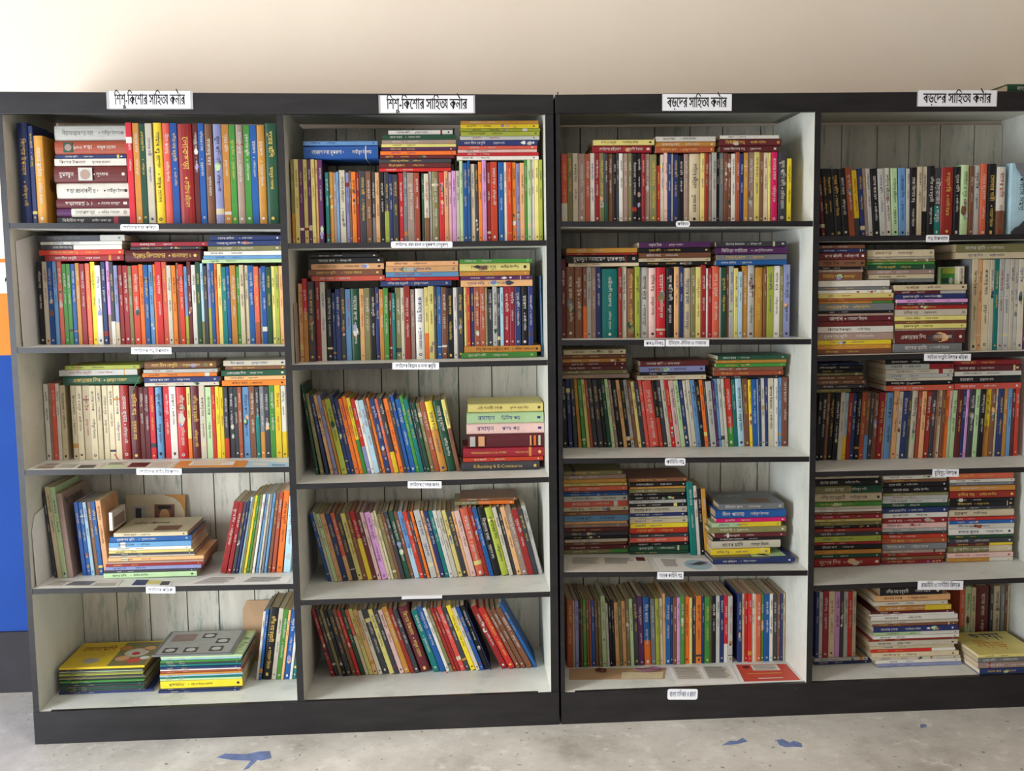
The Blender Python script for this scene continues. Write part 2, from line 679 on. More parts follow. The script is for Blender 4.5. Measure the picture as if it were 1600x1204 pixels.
AUTH = ['আমীরুল ইসলাম', 'ফারুক হোসেন', 'নাসের মাহমুদ', 'রফিকুন নবী', 'আলী ইমাম', 'সুকুমার রায়', 'আনিসুল হক', 'কাজী আনিস', 'সেলিনা হোসেন', 'লুৎফর রহমান', 'আহমেদ রিয়াজ', 'জসীম উদদীন', 'শাহরিয়ার কবির', 'মাহবুব আলম', 'হুমায়ুন আজাদ']
LIGHT = set('YyLgbvPpWCcsaqO')
KIND_D = {'hardcover_book': .15, 'paperback_book': .14, 'storybook': .15, 'magazine': .21, 'literary_journal': .15, 'textbook': .17, 'anthology_volume': .15, 'rhyme_book': .16, 'science_book': .15, 'sports_book': .16, 'poetry_book': .14, 'history_book': .15, 'novel': .14}
N_BOOK = [0]


def cover_arrays(t, h, d, hard, bands, rounded):
    """U-shaped cover: spine at y=0 (outline bulging a little when rounded) and two boards; levels along z for colour bands"""
    c = min(.0026 if hard else .0009, t*.18)
    r = min(.0016, t*.2)
    out = [(-t/2, d), (-t/2, r)]
    if rounded:
        b = min(.004, t*.14)
        for k in range(1, 6):
            a = math.pi*k/6
            out.append((-t/2*math.cos(a)*.985, r-(b+r)*math.sin(a)**.8))
        yoff = b
        out = [(x, y+b) if 0 < i else (x, y) for i, (x, y) in enumerate(out)]
        out.append((t/2, r+b))
    else:
        out += [(-t/2+r*.35, r*.35), (-t/2+r, 0), (0, -.0000), (t/2-r, 0), (t/2-r*.35, r*.35), (t/2, r)]
    out.append((t/2, d))
    inn = []
    for x, y in out:
        inn.append((max(-t/2+c, min(t/2-c, x)), y if abs(y-d) < 1e-9 else max(y, 0)+c+r))
    n = len(out)
    zs = sorted({0.0, h} | {bb[0]*h for bb in bands} | {bb[1]*h for bb in bands})
    v, f, mi = [], [], []
    for z in zs:
        v += [(x, y, z) for x, y in out] + [(x, y, z) for x, y in inn]
    for k in range(len(zs)-1):
        zc = (zs[k]+zs[k+1])/2/h
        m = 0
        for j, bb in enumerate(bands):
            if bb[0] <= zc <= bb[1]:
                m = j+1
        a, b2 = k*2*n, (k+1)*2*n
        for i in range(n-1):
            f.append((a+i, a+i+1, b2+i+1, b2+i))
            mi.append(m)
            f.append((a+n+i+1, a+n+i, b2+n+i, b2+n+i+1))
            mi.append(0)
        for i, s in ((0, 1), (n-1, -1)):
            q = (a+i, b2+i, b2+n+i, a+n+i)
            f.append(q if s > 0 else q[::-1])
            mi.append(m)
    for k, s in ((0, 1), (len(zs)-1, -1)):
        a = k*2*n
        for i in range(n-1):
            q = (a+i, a+n+i, a+n+i+1, a+i+1)
            f.append(q if s > 0 else q[::-1])
            mi.append(0)
    return v, f, mi, c


def make_book(name, M, t, h, d, col, col2=None, title=None, author=None, inkc=None, bands=None, decor=None, plain=False, upside=False, size=None, at=None):
    """M: matrix of the spine's foot; local x thickness, y depth (spine at 0), z height, front cover on +x"""
    N_BOOK[0] += 1
    rnd = random.Random(N_BOOK[0]*13+5)
    hard = name in ('hardcover_book', 'anthology_volume', 'textbook') and t > .014
    rounded = hard and t > .02
    bs, mats = [], [cover_mat(col)]
    for z0, z1, c in (bands or []):
        bs.append((z0, z1))
        mats.append(cover_mat(c))
    if col2:
        k = rnd.choice([.28, .36, .45, .6])
        bs.append((0.0, k))
        mats.append(cover_mat(col2))
    if not bs and not plain and t > .008 and rnd.random() < .16:
        a = rnd.choice([.1, .16, .8])
        bs.append((a, a+rnd.choice([.012, .03, .06])))
        mats.append(cover_mat(rnd.choice('WyoDkC')))
    v, f, mi, c = cover_arrays(t, h, d, hard, bs, rounded)
    mb = MB()
    mb.v, mb.f, mb.i = [tuple(p) for p in v], [tuple(q) for q in f], list(mi)
    light = col in LIGHT
    ic = inkc or (rnd.choice('kkkkrbn') if light else rnd.choice('wwwwwyy'))
    ms = ink(ic)
    mats.append(ms)
    mt = len(mats)-1
    nrm, ux, uy = (0, -1, 0), (0, 0, -1), (1, 0, 0)
    if upside:
        ux, uy = (0, 0, 1), (-1, 0, 0)
    if t > .008 and not plain and title is None and not col2 and rnd.random() < .17:
        z0 = h*rnd.uniform(.08, .6)
        z1 = z0+h*rnd.uniform(.08, .3)
        for q in range(rnd.randint(2, 5)):
            zq, r_ = rnd.uniform(z0, z1), t*rnd.uniform(.18, .4)
            mats.append(cover_mat(rnd.choice('kncsmeEgaWtvS')))
            yo = rnd.uniform(-.5, .5)*(t*.9-2*r_)
            patch(mb, (0, 0, zq), (0, 0, -1), (1, 0, 0), (0, -1, 0), [(a_*rnd.uniform(.8, 2.2), yo+b_) for a_, b_ in disc_pts(0, 0, r_, 8)], len(mats)-1, .00008+q*.00003)
    if t > .0035 and not plain:
        st = title or rnd.choice(TITLES)
        sa = author if author is not None else rnd.choice(AUTH)
        cap = min(t*.40, .0115)
        if size:
            cap = size
        top = rnd.uniform(.07, .16)
        if at:
            top = at[0]
        lt = (.36 if sa else .66)*h
        zz = h*(1-top) if not upside else h*top
        w = text_on(mb, st, (0, 0, zz), ux, uy, nrm, width=(lt if title is None else lt*1.2) if not at else at[2]*h, height=cap, mi=mt)
        sg = -1 if not upside else 1
        if sa:
            z2 = zz+sg*(w+h*rnd.uniform(.03, .09))
            if at:
                z2 = h*(1-at[1])
            if rnd.random() < .5:
                patch(mb, (0, 0, z2), ux, uy, nrm, disc_pts(0, 0, cap*.2, 8), mt)
            z2 += sg*h*.03
            text_on(mb, sa, (0, 0, z2), ux, uy, nrm, width=.26*h, height=cap*rnd.uniform(.66, .86), mi=mt)
        if rnd.random() < .66 and t > .005:
            e = min(t*.19, .0045)
            zb = h*rnd.uniform(.045, .07)
            zb = zb if not upside else h-zb
            k = rnd.random()
            if k < .4:
                patch(mb, (0, 0, zb), ux, uy, nrm, disc_pts(0, 0, e, 10), mt)
            elif k < .7:
                R0, R1 = disc_pts(0, 0, e, 10), disc_pts(0, 0, e*.55, 10)
                n0 = len(mb.v)
                for px, py in R0+R1:
                    mb.v.append(tuple(np.array((0, 0, zb))+np.array(ux)*px+np.array(uy)*py+np.array(nrm)*.0003))
                for q in range(10):
                    mb.f.append((n0+q, n0+(q+1) % 10, n0+10+(q+1) % 10, n0+10+q))
                    mb.i.append(mt)
            else:
                patch(mb, (0, 0, zb), ux, uy, nrm, [(-e*1.1, -e*.8), (e*1.1, -e*.8), (e*1.1, e*.8), (-e*1.1, e*.8)], mt)
    root = empty(name, M)
    if decor:
        decor(mb, mats, t, h, d)
    mb.build('cover', mats, root)
    m = .003 if hard else .0006
    pb = MB()
    pb.box(-t/2+c+.0001, t/2-c-.0001, c+.002, d-m, m, h-m, 0)
    pb.build('page_block', [page_mat()], root)
    return root


def M_stand(x, y, z, t, a, right=0.0):
    ca, sa = math.cos(a), math.sin(abs(a))
    if a >= 0:
        L = Vector((x+t/2*ca, y, z+t/2*sa))
    else:
        L = Vector((right-t/2*ca, y, z+t/2*sa))
    return Matrix.Translation(L) @ Matrix.Rotation(-a, 4, 'Y')


def M_lie(xr, y, z, t, yaw=0.0, w=0.0):
    c = Matrix.Translation((xr-w/2, y, z+t/2)) @ Matrix.Rotation(yaw, 4, 'Z') @ Matrix.Translation((w/2, 0, 0))
    return c @ Matrix.Rotation(-math.pi/2, 4, 'Y')


ORD = ['first', 'second', 'third', 'fourth', 'fifth', 'sixth', 'seventh', 'eighth', 'ninth', 'tenth', 'eleventh', 'twelfth', 'thirteenth', 'fourteenth', 'fifteenth', 'sixteenth', 'seventeenth', 'eighteenth', 'nineteenth', 'twentieth']
ORD += ['twenty-'+w for w in ORD[:9]] + ['thirtieth'] + ['thirty-'+w for w in ORD[:9]]
BAYN = {1: 'leftmost bay', 2: 'second bay', 3: 'third bay', 4: 'rightmost bay'}
SHN = {1: 'top shelf', 2: 'second shelf', 3: 'third shelf', 4: 'fourth shelf', 5: 'bottom shelf'}
NICE = {'hardcover_book': 'hardcover', 'paperback_book': 'paperback', 'storybook': 'storybook', 'magazine': 'magazine', 'literary_journal': 'journal', 'textbook': 'textbook', 'anthology_volume': 'volume', 'rhyme_book': 'rhyme book', 'science_book': 'science book', 'sports_book': 'sports book', 'poetry_book': 'poetry book', 'history_book': 'history book', 'novel': 'novel'}
STAND, PILES = {}, {}          # (bay, shelf) -> records
SPEC = {}                      # (bay, shelf, running number) -> keyword arguments for one particular book
TOK = re.compile(r'(\d+)([A-Za-z]+|-)(?:/(\d+))?$')


def interp(l, x):
    if not l:
        return 0.0
    if x <= l[0][0]:
        return l[0][1]
    for (a, va), (b, vb) in zip(l, l[1:]):
        if x <= b:
            return va+(vb-va)*(x-a)/(b-a)
    return l[-1][1]


def row(bay, s, Y, F, yb, toks, lean=None, d=None, name=None, dy=.006, base=None):
    """one frame of a standing row: 'x colour / top' tokens in the frame's own pixels"""
    P = []
    for tk in toks.split():
        m = TOK.match(tk)
        P.append((int(m.group(1)), m.group(2), int(m.group(3)) if m.group(3) else None))
    out = STAND.setdefault((bay, s), [])
    top = None
    for i, (x, c, tp) in enumerate(P[:-1]):
        if tp:
            top = tp
        if c == '-':
            continue
        x2 = P[i+1][0]
        yy = yb if not isinstance(yb, tuple) else yb[0]+(yb[1]-yb[0])*(x/1400)
        X0 = on_y(F[0]+x/F[2], F[1]+yy/F[2], Y)[0]
        X1 = on_y(F[0]+x2/F[2], F[1]+yy/F[2], Y)[0]
        a = interp(lean, x)
        Xs = (x+x2)/2 - (yy-top)*a
        Z = on_y(F[0]+Xs/F[2], F[1]+top/F[2], Y)[2]
        out.append(dict(X0=X0, X1=X1, Z=Z, c=c, a=a, Y=Y, d=d, name=name, dy=dy, base=base))


def pile(bay, s, which, Y, F, xl, xr, toks, d=None, name=None, over=True, ref=None, yaw=.012):
    """a stack of lying books: 'top:bottom colour @left,right' tokens in the frame's own pixels, listed from the top down"""
    L = []
    cx = (xl+xr)/2 if ref is None else ref
    for tk in toks.split():
        a = tk.split('@')
        m = re.match(r'(\d+):(\d+)([A-Za-z]+)$', a[0])
        y0, y1, c = int(m.group(1)), int(m.group(2)), m.group(3)
        l, r = (map(int, a[1].split(','))) if len(a) > 1 else (xl, xr)
        px = F[0]+cx/F[2]
        z0, z1 = on_y(px, F[1]+y0/F[2], Y)[2], on_y(px, F[1]+y1/F[2], Y)[2]
        XL = on_y(F[0]+l/F[2], F[1]+y0/F[2], Y)[0]
        XR = on_y(F[0]+r/F[2], F[1]+y0/F[2], Y)[0]
        L.append(dict(t=z0-z1, z1=z1, XL=XL, XR=XR, c=c))
    PILES.setdefault((bay, s), []).append(dict(L=L, which=which, Y=Y, d=d, name=name, over=over, yaw=yaw))


def kind_of_book(bay, shelf, t, name):
    if name:
        return name
    if t > .0185:
        return 'hardcover_book'
    return {(1, 1): 'rhyme_book', (2, 2): 'science_book', (2, 3): 'sports_book', (3, 1): 'poetry_book', (3, 2): 'history_book', (4, 1): 'novel'}.get((bay, shelf), 'storybook' if bay <= 2 else 'paperback_book')


def build_shelf(bay, s):
    st = STAND.get((bay, s), [])
    pl = PILES.get((bay, s), [])
    rnd = random.Random(bay*10+s)
    place = '%s, %s' % (SHN[s], BAYN[bay])
    lo, hi = BX[bay][0]+.0012, BX[bay][1]-.0012
    # bases of the piles that lie on the row
    for p in pl:
        for b in p['L']:
            b['XL'], b['XR'] = max(b['XL'], lo), min(b['XR'], hi)
        p['zb'] = p['L'][-1]['z1']
        p['x0'] = min(b['XL'] for b in p['L'])
        p['x1'] = max(b['XR'] for b in p['L'])
    for b in st:
        fl = max(shelf_z(bay, s, b['X0']), shelf_z(bay, s, b['X1']))+.0003
        b['z'] = fl
        if b['base'] is not None:
            lowp = [p for p in pl if p['which'] in ('low', 'flat')][0]
            b['z'] = max(shelf_z(bay, s, lowp['x0']), shelf_z(bay, s, lowp['x1']))+.0006+sum(max(.0025, q['t']-.0002)+.0003 for q in lowp['L'])
        b['h'] = (b['Z']-b['z'])/math.cos(b['a'])
        tw = b['h']*math.sin(b['a'])
        for p in pl:
            if p['over'] and min(b['X0'], b['X0']-tw) < p['x1'] and max(b['X1'], b['X1']-tw) > p['x0']:
                b['h'] = min(b['h'], (p['zb']-.0006-b['z'])/math.cos(b['a'])-(b['X1']-b['X0'])*abs(math.sin(b['a'])))
    # nothing may run into the panels: leaning groups are moved as a whole
    for sg in (1, -1):
        grp = [b for b in st if b['a']*sg > .001]
        if grp:
            if sg > 0:
                over = max(lo-(b['X0']-b['h']*math.sin(b['a'])) for b in grp)
            else:
                over = max(b['X1']+b['h']*math.sin(-b['a'])-hi for b in grp)
            if over > 0:
                f_ = None
                if over < .012:
                    f_ = max(.4, min([1.0]+[((b['X0']-lo) if sg > 0 else (hi-b['X1']))/(b['h']*math.sin(abs(b['a']))) for b in grp])-.01)
                for b in grp:
                    if f_ is not None:
                        b['a'] *= f_
                    else:
                        b['X0'] += sg*over
                        b['X1'] += sg*over
    for b in st:
        b['X0'], b['X1'] = max(b['X0'], lo), min(b['X1'], hi)
    cnt = {}
    for k, b in enumerate(st):
        g = b['X1']-b['X0']
        ca = math.cos(b['a'])
        t = g*ca
        if b['a'] != 0 and k+1 < len(st):
            nb = st[k+1]
            hh = min(b['h'], nb['h'])
            if b['a'] >= 0 and nb['a'] > b['a']:
                t = min(t, (g-hh*(math.tan(nb['a'])-math.tan(b['a'])))*ca)
        if b['a'] < 0 and k:
            pb = st[k-1]
            if b['a'] > pb['a']:
                t = min(t, (b['X1']-pb['X1']-max(b['h'], pb['h'])*(math.tan(b['a'])-math.tan(pb['a'])))*ca)
        b['t'] = max(.002, t-.0005)
        b['kind'] = kind_of_book(bay, s, b['t'], b['name'])
        cnt[b['c'][0]] = cnt.get(b['c'][0], 0)+1
    seen = {}
    for k, b in enumerate(st):
        c = b['c'][0]
        seen[c] = seen.get(c, 0)+1
        jit = rnd.uniform(0, b['dy'])
        d = b['d'] or KIND_D[b['kind']]
        d = max(.06, min(d*rnd.uniform(.93, 1.02), DEP-.016-b['Y']-jit))
        kw = dict(SPEC.get((bay, s, k), {}))
        lab = kw.pop('label', None)
        M = M_stand(b['X0'], b['Y']+jit, b['z'], b['t'], b['a'], b['X1'])
        o = make_book(b['kind'], M, b['t'], b['h'], d, c, b['c'][1] if len(b['c']) > 1 else None, **kw)
        cn = PAL[c][1]
        th = 'thick ' if b['t'] > .024 else ('thin ' if b['t'] < .008 else '')
        if lab is None:
            pose = 'leaning' if abs(b['a']) > .09 else 'standing'
            which = 'the only %s one' % cn if cnt[c] == 1 else '%s %s one from left' % (ORD[seen[c]-1], cn)
            lab = '%s%s %s, %s, %s on %s' % (th, cn, NICE[b['kind']], which, pose, place)
            if len(lab.split()) > 16:
                lab = lab[len(th):]
        tag(o, lab, 'magazine' if b['kind'] == 'magazine' else 'book', 'books standing on the '+place)
    tops = []
    for b in st:
        top = b['z']+b['h']*math.cos(b['a'])+b['t']*abs(math.sin(b['a']))
        tw = b['h']*math.sin(b['a'])
        tops.append((b['X0']-max(tw, 0), b['X1']-min(tw, 0), top))
    for p in pl:
        if p['over']:
            u = [tp for a, c_, tp in tops if c_ > p['x0']+.004 and a < p['x1']-.004 and tp < p['zb']+.004]
            z = max(u)+.0003 if u else p['zb']
            if p['zb']-z > .012:
                z = p['zb']
        else:
            z = max(shelf_z(bay, s, p['x0']), shelf_z(bay, s, p['x1']))+.0004
            for fp in pl:
                if fp['which'] == 'flat' and fp is not p and 'ztop' in fp and min(fp['x1'], p['x1'])-max(fp['x0'], p['x0']) > .05:
                    z = fp['ztop']+.0003
        n = len(p['L'])
        for k in range(n-1, -1, -1):
            b = p['L'][k]
            t = max(.0025, b['t']-.0002)
            kind = kind_of_book(bay, s, t, p['name'])
            w = b['XR']-b['XL']
            jit = rnd.uniform(0, .007)
            d = p['d'] or KIND_D[kind]
            d = max(.06, min(d*rnd.uniform(.94, 1.03), DEP-.02-p['Y']-jit))
            kw = dict(SPEC.get((bay, s, p['which'], k), {}))
            lab = kw.pop('label', None)
            M = M_lie(b['XR'], p['Y']+jit, z, t, rnd.uniform(-p['yaw'], p['yaw']), w)
            o = make_book(kind, M, t, w, d, b['c'][0], b['c'][1] if len(b['c']) > 1 else None, **kw)
            if lab is None:
                frm = 'topmost' if k == 0 else ('lowest' if k == n-1 else '%s from top' % ORD[k])
                lab = '%s %s, %s in %s pile on %s' % (PAL[b['c'][0]][1], NICE[kind], frm, p['which'], place)
            tag(o, lab, 'magazine' if kind == 'magazine' else 'book', '%s pile on the %s' % (p['which'], place))
            z += t+.0003
        p['ztop'] = z


# frames: (x0, y0, scale) of the measured crops
# ---- leftmost bay
row(1, 1, .05, (0, 130, 3.5556), 775, '118N/218 180N/235 207o/290 262-', d=.16, name='anthology_volume')
pile(1, 1, 'tall', .075, (0, 130, 3.5556), 300, 700, '240:325s@296,693 325:402t 402:425N@300,697 425:465W 465:560M@297,702 560:648W@310,718 648:700M@312,716 700:748W@312,718 748:788K@312,718', over=False, yaw=.004)
row(1, 1, .06, (0, 130, 3.5556), 785, '722R/218 757o/220 795E/225 829c/222 868Y/218 920r/220 965B/220 1005D/225 1090M/222 1120B/222 1155n/226 1200v/226 1250o/228 1290G/230 1325m/230 1367G/232 1405B/230 1443o/232 1487E/222 1550-', d=.17)
A = (40, 360, 6.338)
B = (240, 360, 6.338)
row(1, 2, .12, A, 1130, '143K/285 198c/290 250B/290 303b/298 345r/292 393G/330 438G/330 483B/330 528o/322 571D/330 624r/325 671Y/310 720W/345 777N/310 824Pm/305 861kW/310 904vC/345 944D/345 989D/345 1044e/350 1084R/345 1149O/335 1194B/340 1244b/340 1288O/335 1312-')
row(1, 2, .12, B, 1130, '45R/310 108r/310 158c/345 204O/345 249n/318 275R/335 324bL/355 359M/308 399W/340 444E/310 489qe/308 519k/350 557vL/315 589B/315 627O/315 654y/330 696T/360 744B/355 779o/345 839G/355 874C/340 919C/345 959B/345 1014rt/355 1064s/370 1084B/352 1134E/360 1184y/352 1221L/352 1261a/350 1300-')
pile(1, 2, 'left', .115, A, 130, 985, '45:105k@110,975 105:140W@138,950 140:188kW@150,950 188:242R@130,968 242:300D@190,966')
pile(1, 2, 'middle', .115, (240, 360, 6.338), -290, 455, '105:150D@-235,528 150:180k@-235,460 180:300M')
pile(1, 2, 'right', .115, B, 470, 1258, '50:100N@545,1255 100:150N@540,1255 150:200e@535,1258 200:245W@492,1262 245:280b@490,1262 280:318g@472,1264')
A = (50, 550, 6.338)
B = (250, 550, 6.338)
row(1, 3, .155, A, 1078, '148W/315 196m/308 222r/308 268W/310 305C/322 362-')
row(1, 3, .155, A, 1068, '412C/330 465C/330 527C/330 597C/330 665C/330 717C/330 775C/330 833C/330 896D/328 985M/335 1083M/350 1132M/350 1184R/345 1238b/348 1312-', d=.16)
row(1, 3, .155, B, 1045, '55R/340 113W/340 183R/345 286yO/345 325M/335 411c/330 470g/345 531R/340 570Y/340 611Y/345 649kR/345 695k/345 748k/345 791t/345 831b/345 900n/340 958-')
row(1, 3, .155, B, 1045, '960kT/345 1001So/340 1049k/340 1100G/325 1155Y/325 1214WY/330 1262-')
pile(1, 3, 'left', .15, A, 300, 1040, '130:172L@320,1062 172:232s@262,1036 232:322E@302,1060')
pile(1, 3, 'middle', .15, B, -175, 560, '88:163n@-165,548 163:200s@-170,568 200:240O@-180,558 240:292N@-160,588 292:330c@-160,578')
pile(1, 3, 'right', .15, B, 625, 1250, '80:135c@622,1247 135:175n@640,1250 175:232E@605,1250 232:275a@635,1250 275:330O@610,1250')
F = (20, 730, 3.4783)
row(1, 4, .105, F, 605, '228k/140 243C/106 271g/108 300m/142 332-', lean=[(0, .085)], d=.2, name='magazine', dy=.002)
row(1, 4, .125, F, 600, '380B/190 404B/190 428q/190 448n/190 470B/186 496a/182 526-', lean=[(0, .07)], d=.16)
row(1, 4, .115, F, 575, '1125D/197 1158D/197 1185k/195 1207N/190 1222q/170 1236e/165 1250Y/160 1265G/158 1280e/155 1296W/152 1312b/150 1330c/150 1345S/148 1360b/146 1378n/145 1400t/140 1425O/130 1462q/160 1506-', lean=[(1125, -.30), (1300, -.24), (1500, -.13)], d=.17)
pile(1, 4, 'only', .085, F, 530, 985, '355:377C@545,948 377:405B@524,970 405:432b@522,968 432:450W@520,968 450:465y@520,980 465:478k@520,985 478:488c@518,985 488:508a@515,1035 508:520m@510,1035 520:535D@505,1035 535:556v@500,1022 556:570k@495,1005 570:598g@490,998', over=False, d=.2, name='magazine')
F = (20, 910, 3.4783)
row(1, 5, .18, F, 525, '1318W/160 1333B/150 1349K/142 1402c/145 1428G/150 1456a/152 1470B/152 1502W/160 1517T/160 1537-', lean=[(0, -.17)], d=.17)
pile(1, 5, 'left', .115, F, 250, 715, '462:474Y@245,712 474:482k@246,705 482:490g@246,703 490:497e@248,710 497:506L@248,705 506:514k@250,716 514:522e@250,718 522:531k@252,716 531:541G@252,715 541:551k@254,712 551:561E@255,716 561:571k@256,714 571:581E@256,712 581:591k@256,715 591:603N@246,760', over=False, d=.22, name='magazine')
pile(1, 5, 'right', .105, F, 795, 1250, '390:400S@752,1190 400:412g@800,1245 412:422q@802,1240 422:433G@800,1238 433:444k@798,1245 444:455T@797,1242 455:468N@800,1240 468:477W@798,1238 477:488t@800,1250 488:497o@800,1245 497:508q@797,1248 508:520T@795,1245 520:531g@796,1243 531:570Y@800,1246 570:580k@795,1235 580:592N@790,1230', over=False, d=.22, name='magazine')
# ---- second bay
A = (445, 240, 7.619)
B = (645, 180, 5.871)
row(2, 1, .06, A, 1056, '94eo/65 131y/63 189V/66 239y/63 291V/70 336y/66 383a/72 415V/70 472-', d=.16)
row(2, 1, .07, A, 1056, '500T/222 545o/215 595m/222 634b/215 665c/195 739v/222 785n/205 813O/215 867D/220 905k/205 982n/210 1045kS/212 1093a/222 1142K/212 1200kL/220 1255N/240 1300k/245 1365R/228 1425S/210 1473m/225 1553t/225 1620-')
row(2, 1, .07, B, 1148, '91E/530 113cn/535 158s/515 183e/515 251R/520 298a/500 335p/520 366-')
row(2, 1, .06, B, 1148, '368P/405 406c/435 440g/415 470B/435 512B/410 538C/445 579k/445 610O/425 645P/405 685D/430 723R/425 785- 793B/430 842W/430 871R/430 915O/430 956v/440 990a/435 1032G/395 1058g/390 1092W/385 1126y/390 1163L/250 1196-')
F = (430, 140, 3.5556)
pile(2, 1, 'left', .06, F, 155, 570, '284:308b@155,568 308:384B@155,570', d=.17)
pile(2, 1, 'middle', .065, F, 585, 990, '222:248W@627,985 250:278E@596,1003 278:300m@592,1003 300:318y@590,1004 318:340V@588,1004 340:362O@584,1004 362:382M@582,994 382:405k@575,978 405:432M@576,975 432:452R@577,975')
pile(2, 1, 'right', .055, F, 1028, 1465, '172:191o@1030,1462 191:214Y@1030,1464 214:232L@1028,1472 232:256L@1030,1468 256:278s@1026,1468 278:311N@1018,1456 311:330r@1016,1455 330:348p@1014,1454 348:366R@1009,1463 366:388W@1009,1464')
A = (450, 390, 6.338)
B = (650, 390, 6.338)
row(2, 2, .10, A, 1105, '120a/335 163Ro/285 212k/295 278-', d=.16)
row(2, 2, .12, A, 1100, '285D/280 334W/320 387-  392K/390 450N/425 482N/390 534k/378 582b/390 636E/385 722a/385 769e/380 826K/380 880N/370 918o/390 960G/380 1010D/425 1040T/428 1076e/375 1130c/375 1164D/360 1222m/390 1267-', d=.15)
row(2, 2, .12, B, 1072, '2W/385 94yO/372 134y/360 190k/362 217B/365 262n/370 315K/380 378W/375 418k/370 476-')
pile(2, 2, 'low', .10, B, 478, 1236, '982:1045o@478,1236 1045:1100G@448,1198', over=False)
row(2, 2, .105, B, 978, '484y/372 508R/370 546N/372 584t/370 640t/365 692e/372 716k/390 766s/358 812k/380 841q/372 875D/360 935D/365 985N/368 1045K/365 1118N/362 1166-', base=-1)
row(2, 2, .125, B, 1050, '1243b/258 1268-', lean=[(0, .015)])
pile(2, 2, 'left', .115, A, 215, 950, '38:78K@222,888 78:135K@212,936 135:195a@228,948 195:255n@196,932 255:308r@228,955', )
pile(2, 2, 'middle', .11, B, -295, 420, '108:155a@-298,416 155:215a@-302,416 215:265b@-300,420 265:300R@-305,424 300:352N@-350,350')
pile(2, 2, 'right', .10, B, 440, 1150, '90:130G@432,1150 130:212y@430,1128 212:258o@430,1126 258:296V@442,1152 296:362a@442,1154')
F = (460, 590, 5.926)
row(2, 3, .125, F, (912, 860), '203E/70 240e/150 290N/170 335a/165 373v/165 410o/208 441L/200 495N/165 527N/195 566O/198 605O/178 641YG/190 676Rv/200 715W/212 746q/212 795n/182 822O/190 848N/200 898r/200 928kY/190 971O/200 1018k/180 1050B/165 1080B/205 1132G/170 1165T/200 1204k/240 1230E/232 1262e/240 1303t/230 1350Yo/225 1422E/220 1505yn/205 1542-', lean=[(200, .14), (330, .185), (440, .2), (1540, .2)], d=.17)
pile(2, 3, 'textbook', .118, (715, 600, 7.08), 110, 950, '235:332y@112,948 332:450g@100,952 450:570p@98,958 570:722M@110,962 722:828D@60,966 828:872R@60,950 872:970k@42,906', over=False, name='textbook')
A = (475, 760, 7.524)
B = (655, 750, 7.081)
row(2, 4, .175, A, 1110, '280B/325 325c/305 355g/325 402a/325 458N/325 522ra/320 576k/330 636y/325 698n/310 753RY/300 812M/310 870p/305 915P/312 992C/310 1030C/290 1062e/330 1112n/320 1150k/300 1198E/296 1262n/300 1306bq/300 1366R/300 1420k/300 1453O/295 1488-', lean=[(0, .235)], d=.16)
row(2, 4, .175, B, 1082, '134s/340 205a/345 240N/345 292T/345 340W/340 386c/340 436y/340 487k/350 545a/350 576p/345 636r/305 736D/290 780B/310 832K/290 916L/308 1000c/305 1046k/300 1086a/305 1140m/290 1205D/330 1272k/330 1323s/290 1372-', lean=[(0, .235)], d=.16)
pile(2, 4, 'small', .20, B, 450, 1085, '195:228n@455,1085 228:270eO@392,1050', d=.13)
A = (480, 935, 8.0)
B = (660, 935, 7.805)
row(2, 5, .19, A, 970, '300D/150 352k/140 402e/150 452K/150 502k/145 570n/140 626R/150 676E/140 732rC/150 778y/140 836a/145 897c/155 955k/145 1033y/145 1100k/140 1160p/150 1224o/115 1296D/130 1354k/140 1416M/125 1568-', lean=[(300, .25), (1035, .30), (1416, .315)], d=.15)
row(2, 5, .19, B, 895, '140T/150 222B/110 296W/120 342e/130 386D/120 428D/120 472r/110 538k/115 595Y/95 660c/120 713B/110 766K/100 830N/150 886- 972D/110 1062R/125 1155n/130 1215n/140 1283n/130 1368B/60 1412-', lean=[(140, .325), (595, .345), (830, .36), (970, .44), (1365, .48)], d=.15)
# ---- third bay
A = (868, 180, 6.69)
B = (1060, 180, 6.69)
row(3, 1, .06, A, 1106, '66rW/405 127e/390 184c/395 240m/400 314t/405 364W/395 415D/395 464e/395 514kE/400 554n/400 605K/405 640k/395 668W/398 709m/398 761e/395 806K/400 856K/400 902D/400 938m/402 989e/410 1060R/525 1101c/410 1141p/390 1173N/400 1212s/400 1232N/405 1290K/415 1345m/405 1388-', d=.15)
row(3, 1, .06, B, 1106, '105C/400 234y/395 278D/395 314m/400 351s/378 400K/385 432S/390 478n/392 516n/400 551W/400 598t/385 641N/400 680o/390 729m/380 794y/380 850n/385 886C/388 938y/390 962H/382 1036k/378 1138Y/450 1184-', d=.15)
pile(3, 1, 'left', .055, A, 385, 1020, '250:308y@395,1033 308:385D@385,1006')
pile(3, 1, 'middle', .055, B, -235, 390, '218:272W@-232,390 272:328o@-235,394 328:386t@-235,376')
pile(3, 1, 'right', .055, B, 440, 1060, '205:242W@440,1055 242:318M@432,1085 318:378M@432,1046')
A = (868, 360, 6.69)
B = (1050, 360, 6.69)
row(3, 2, .09, A, 1126, '62M/300 115n/375 205n/375 291nO/385 330s/380 381m/382 430N/376 480T/400 662D/390 697c/380 750n/395 834L/378 886s/385 978p/390 1054R/385 1155K/390 1242a/380 1292N/376 1337-', d=.16)
row(3, 2, .09, B, 1122, '118C/390 202e/385 250y/380 304D/360 357W/395 377D/390 415r/372 498s/385 511E/385 567n/388 596s/372 647y/393 692q/430 735o/370 788s/364 864o/385 955n/388 990L/375 1058W/370 1128e/375 1166v/355 1234-', d=.16)
pile(3, 2, 'left', .085, A, 120, 860, '182:232o@117,856 232:256D@117,858 256:336K@110,862 336:374C@136,872')
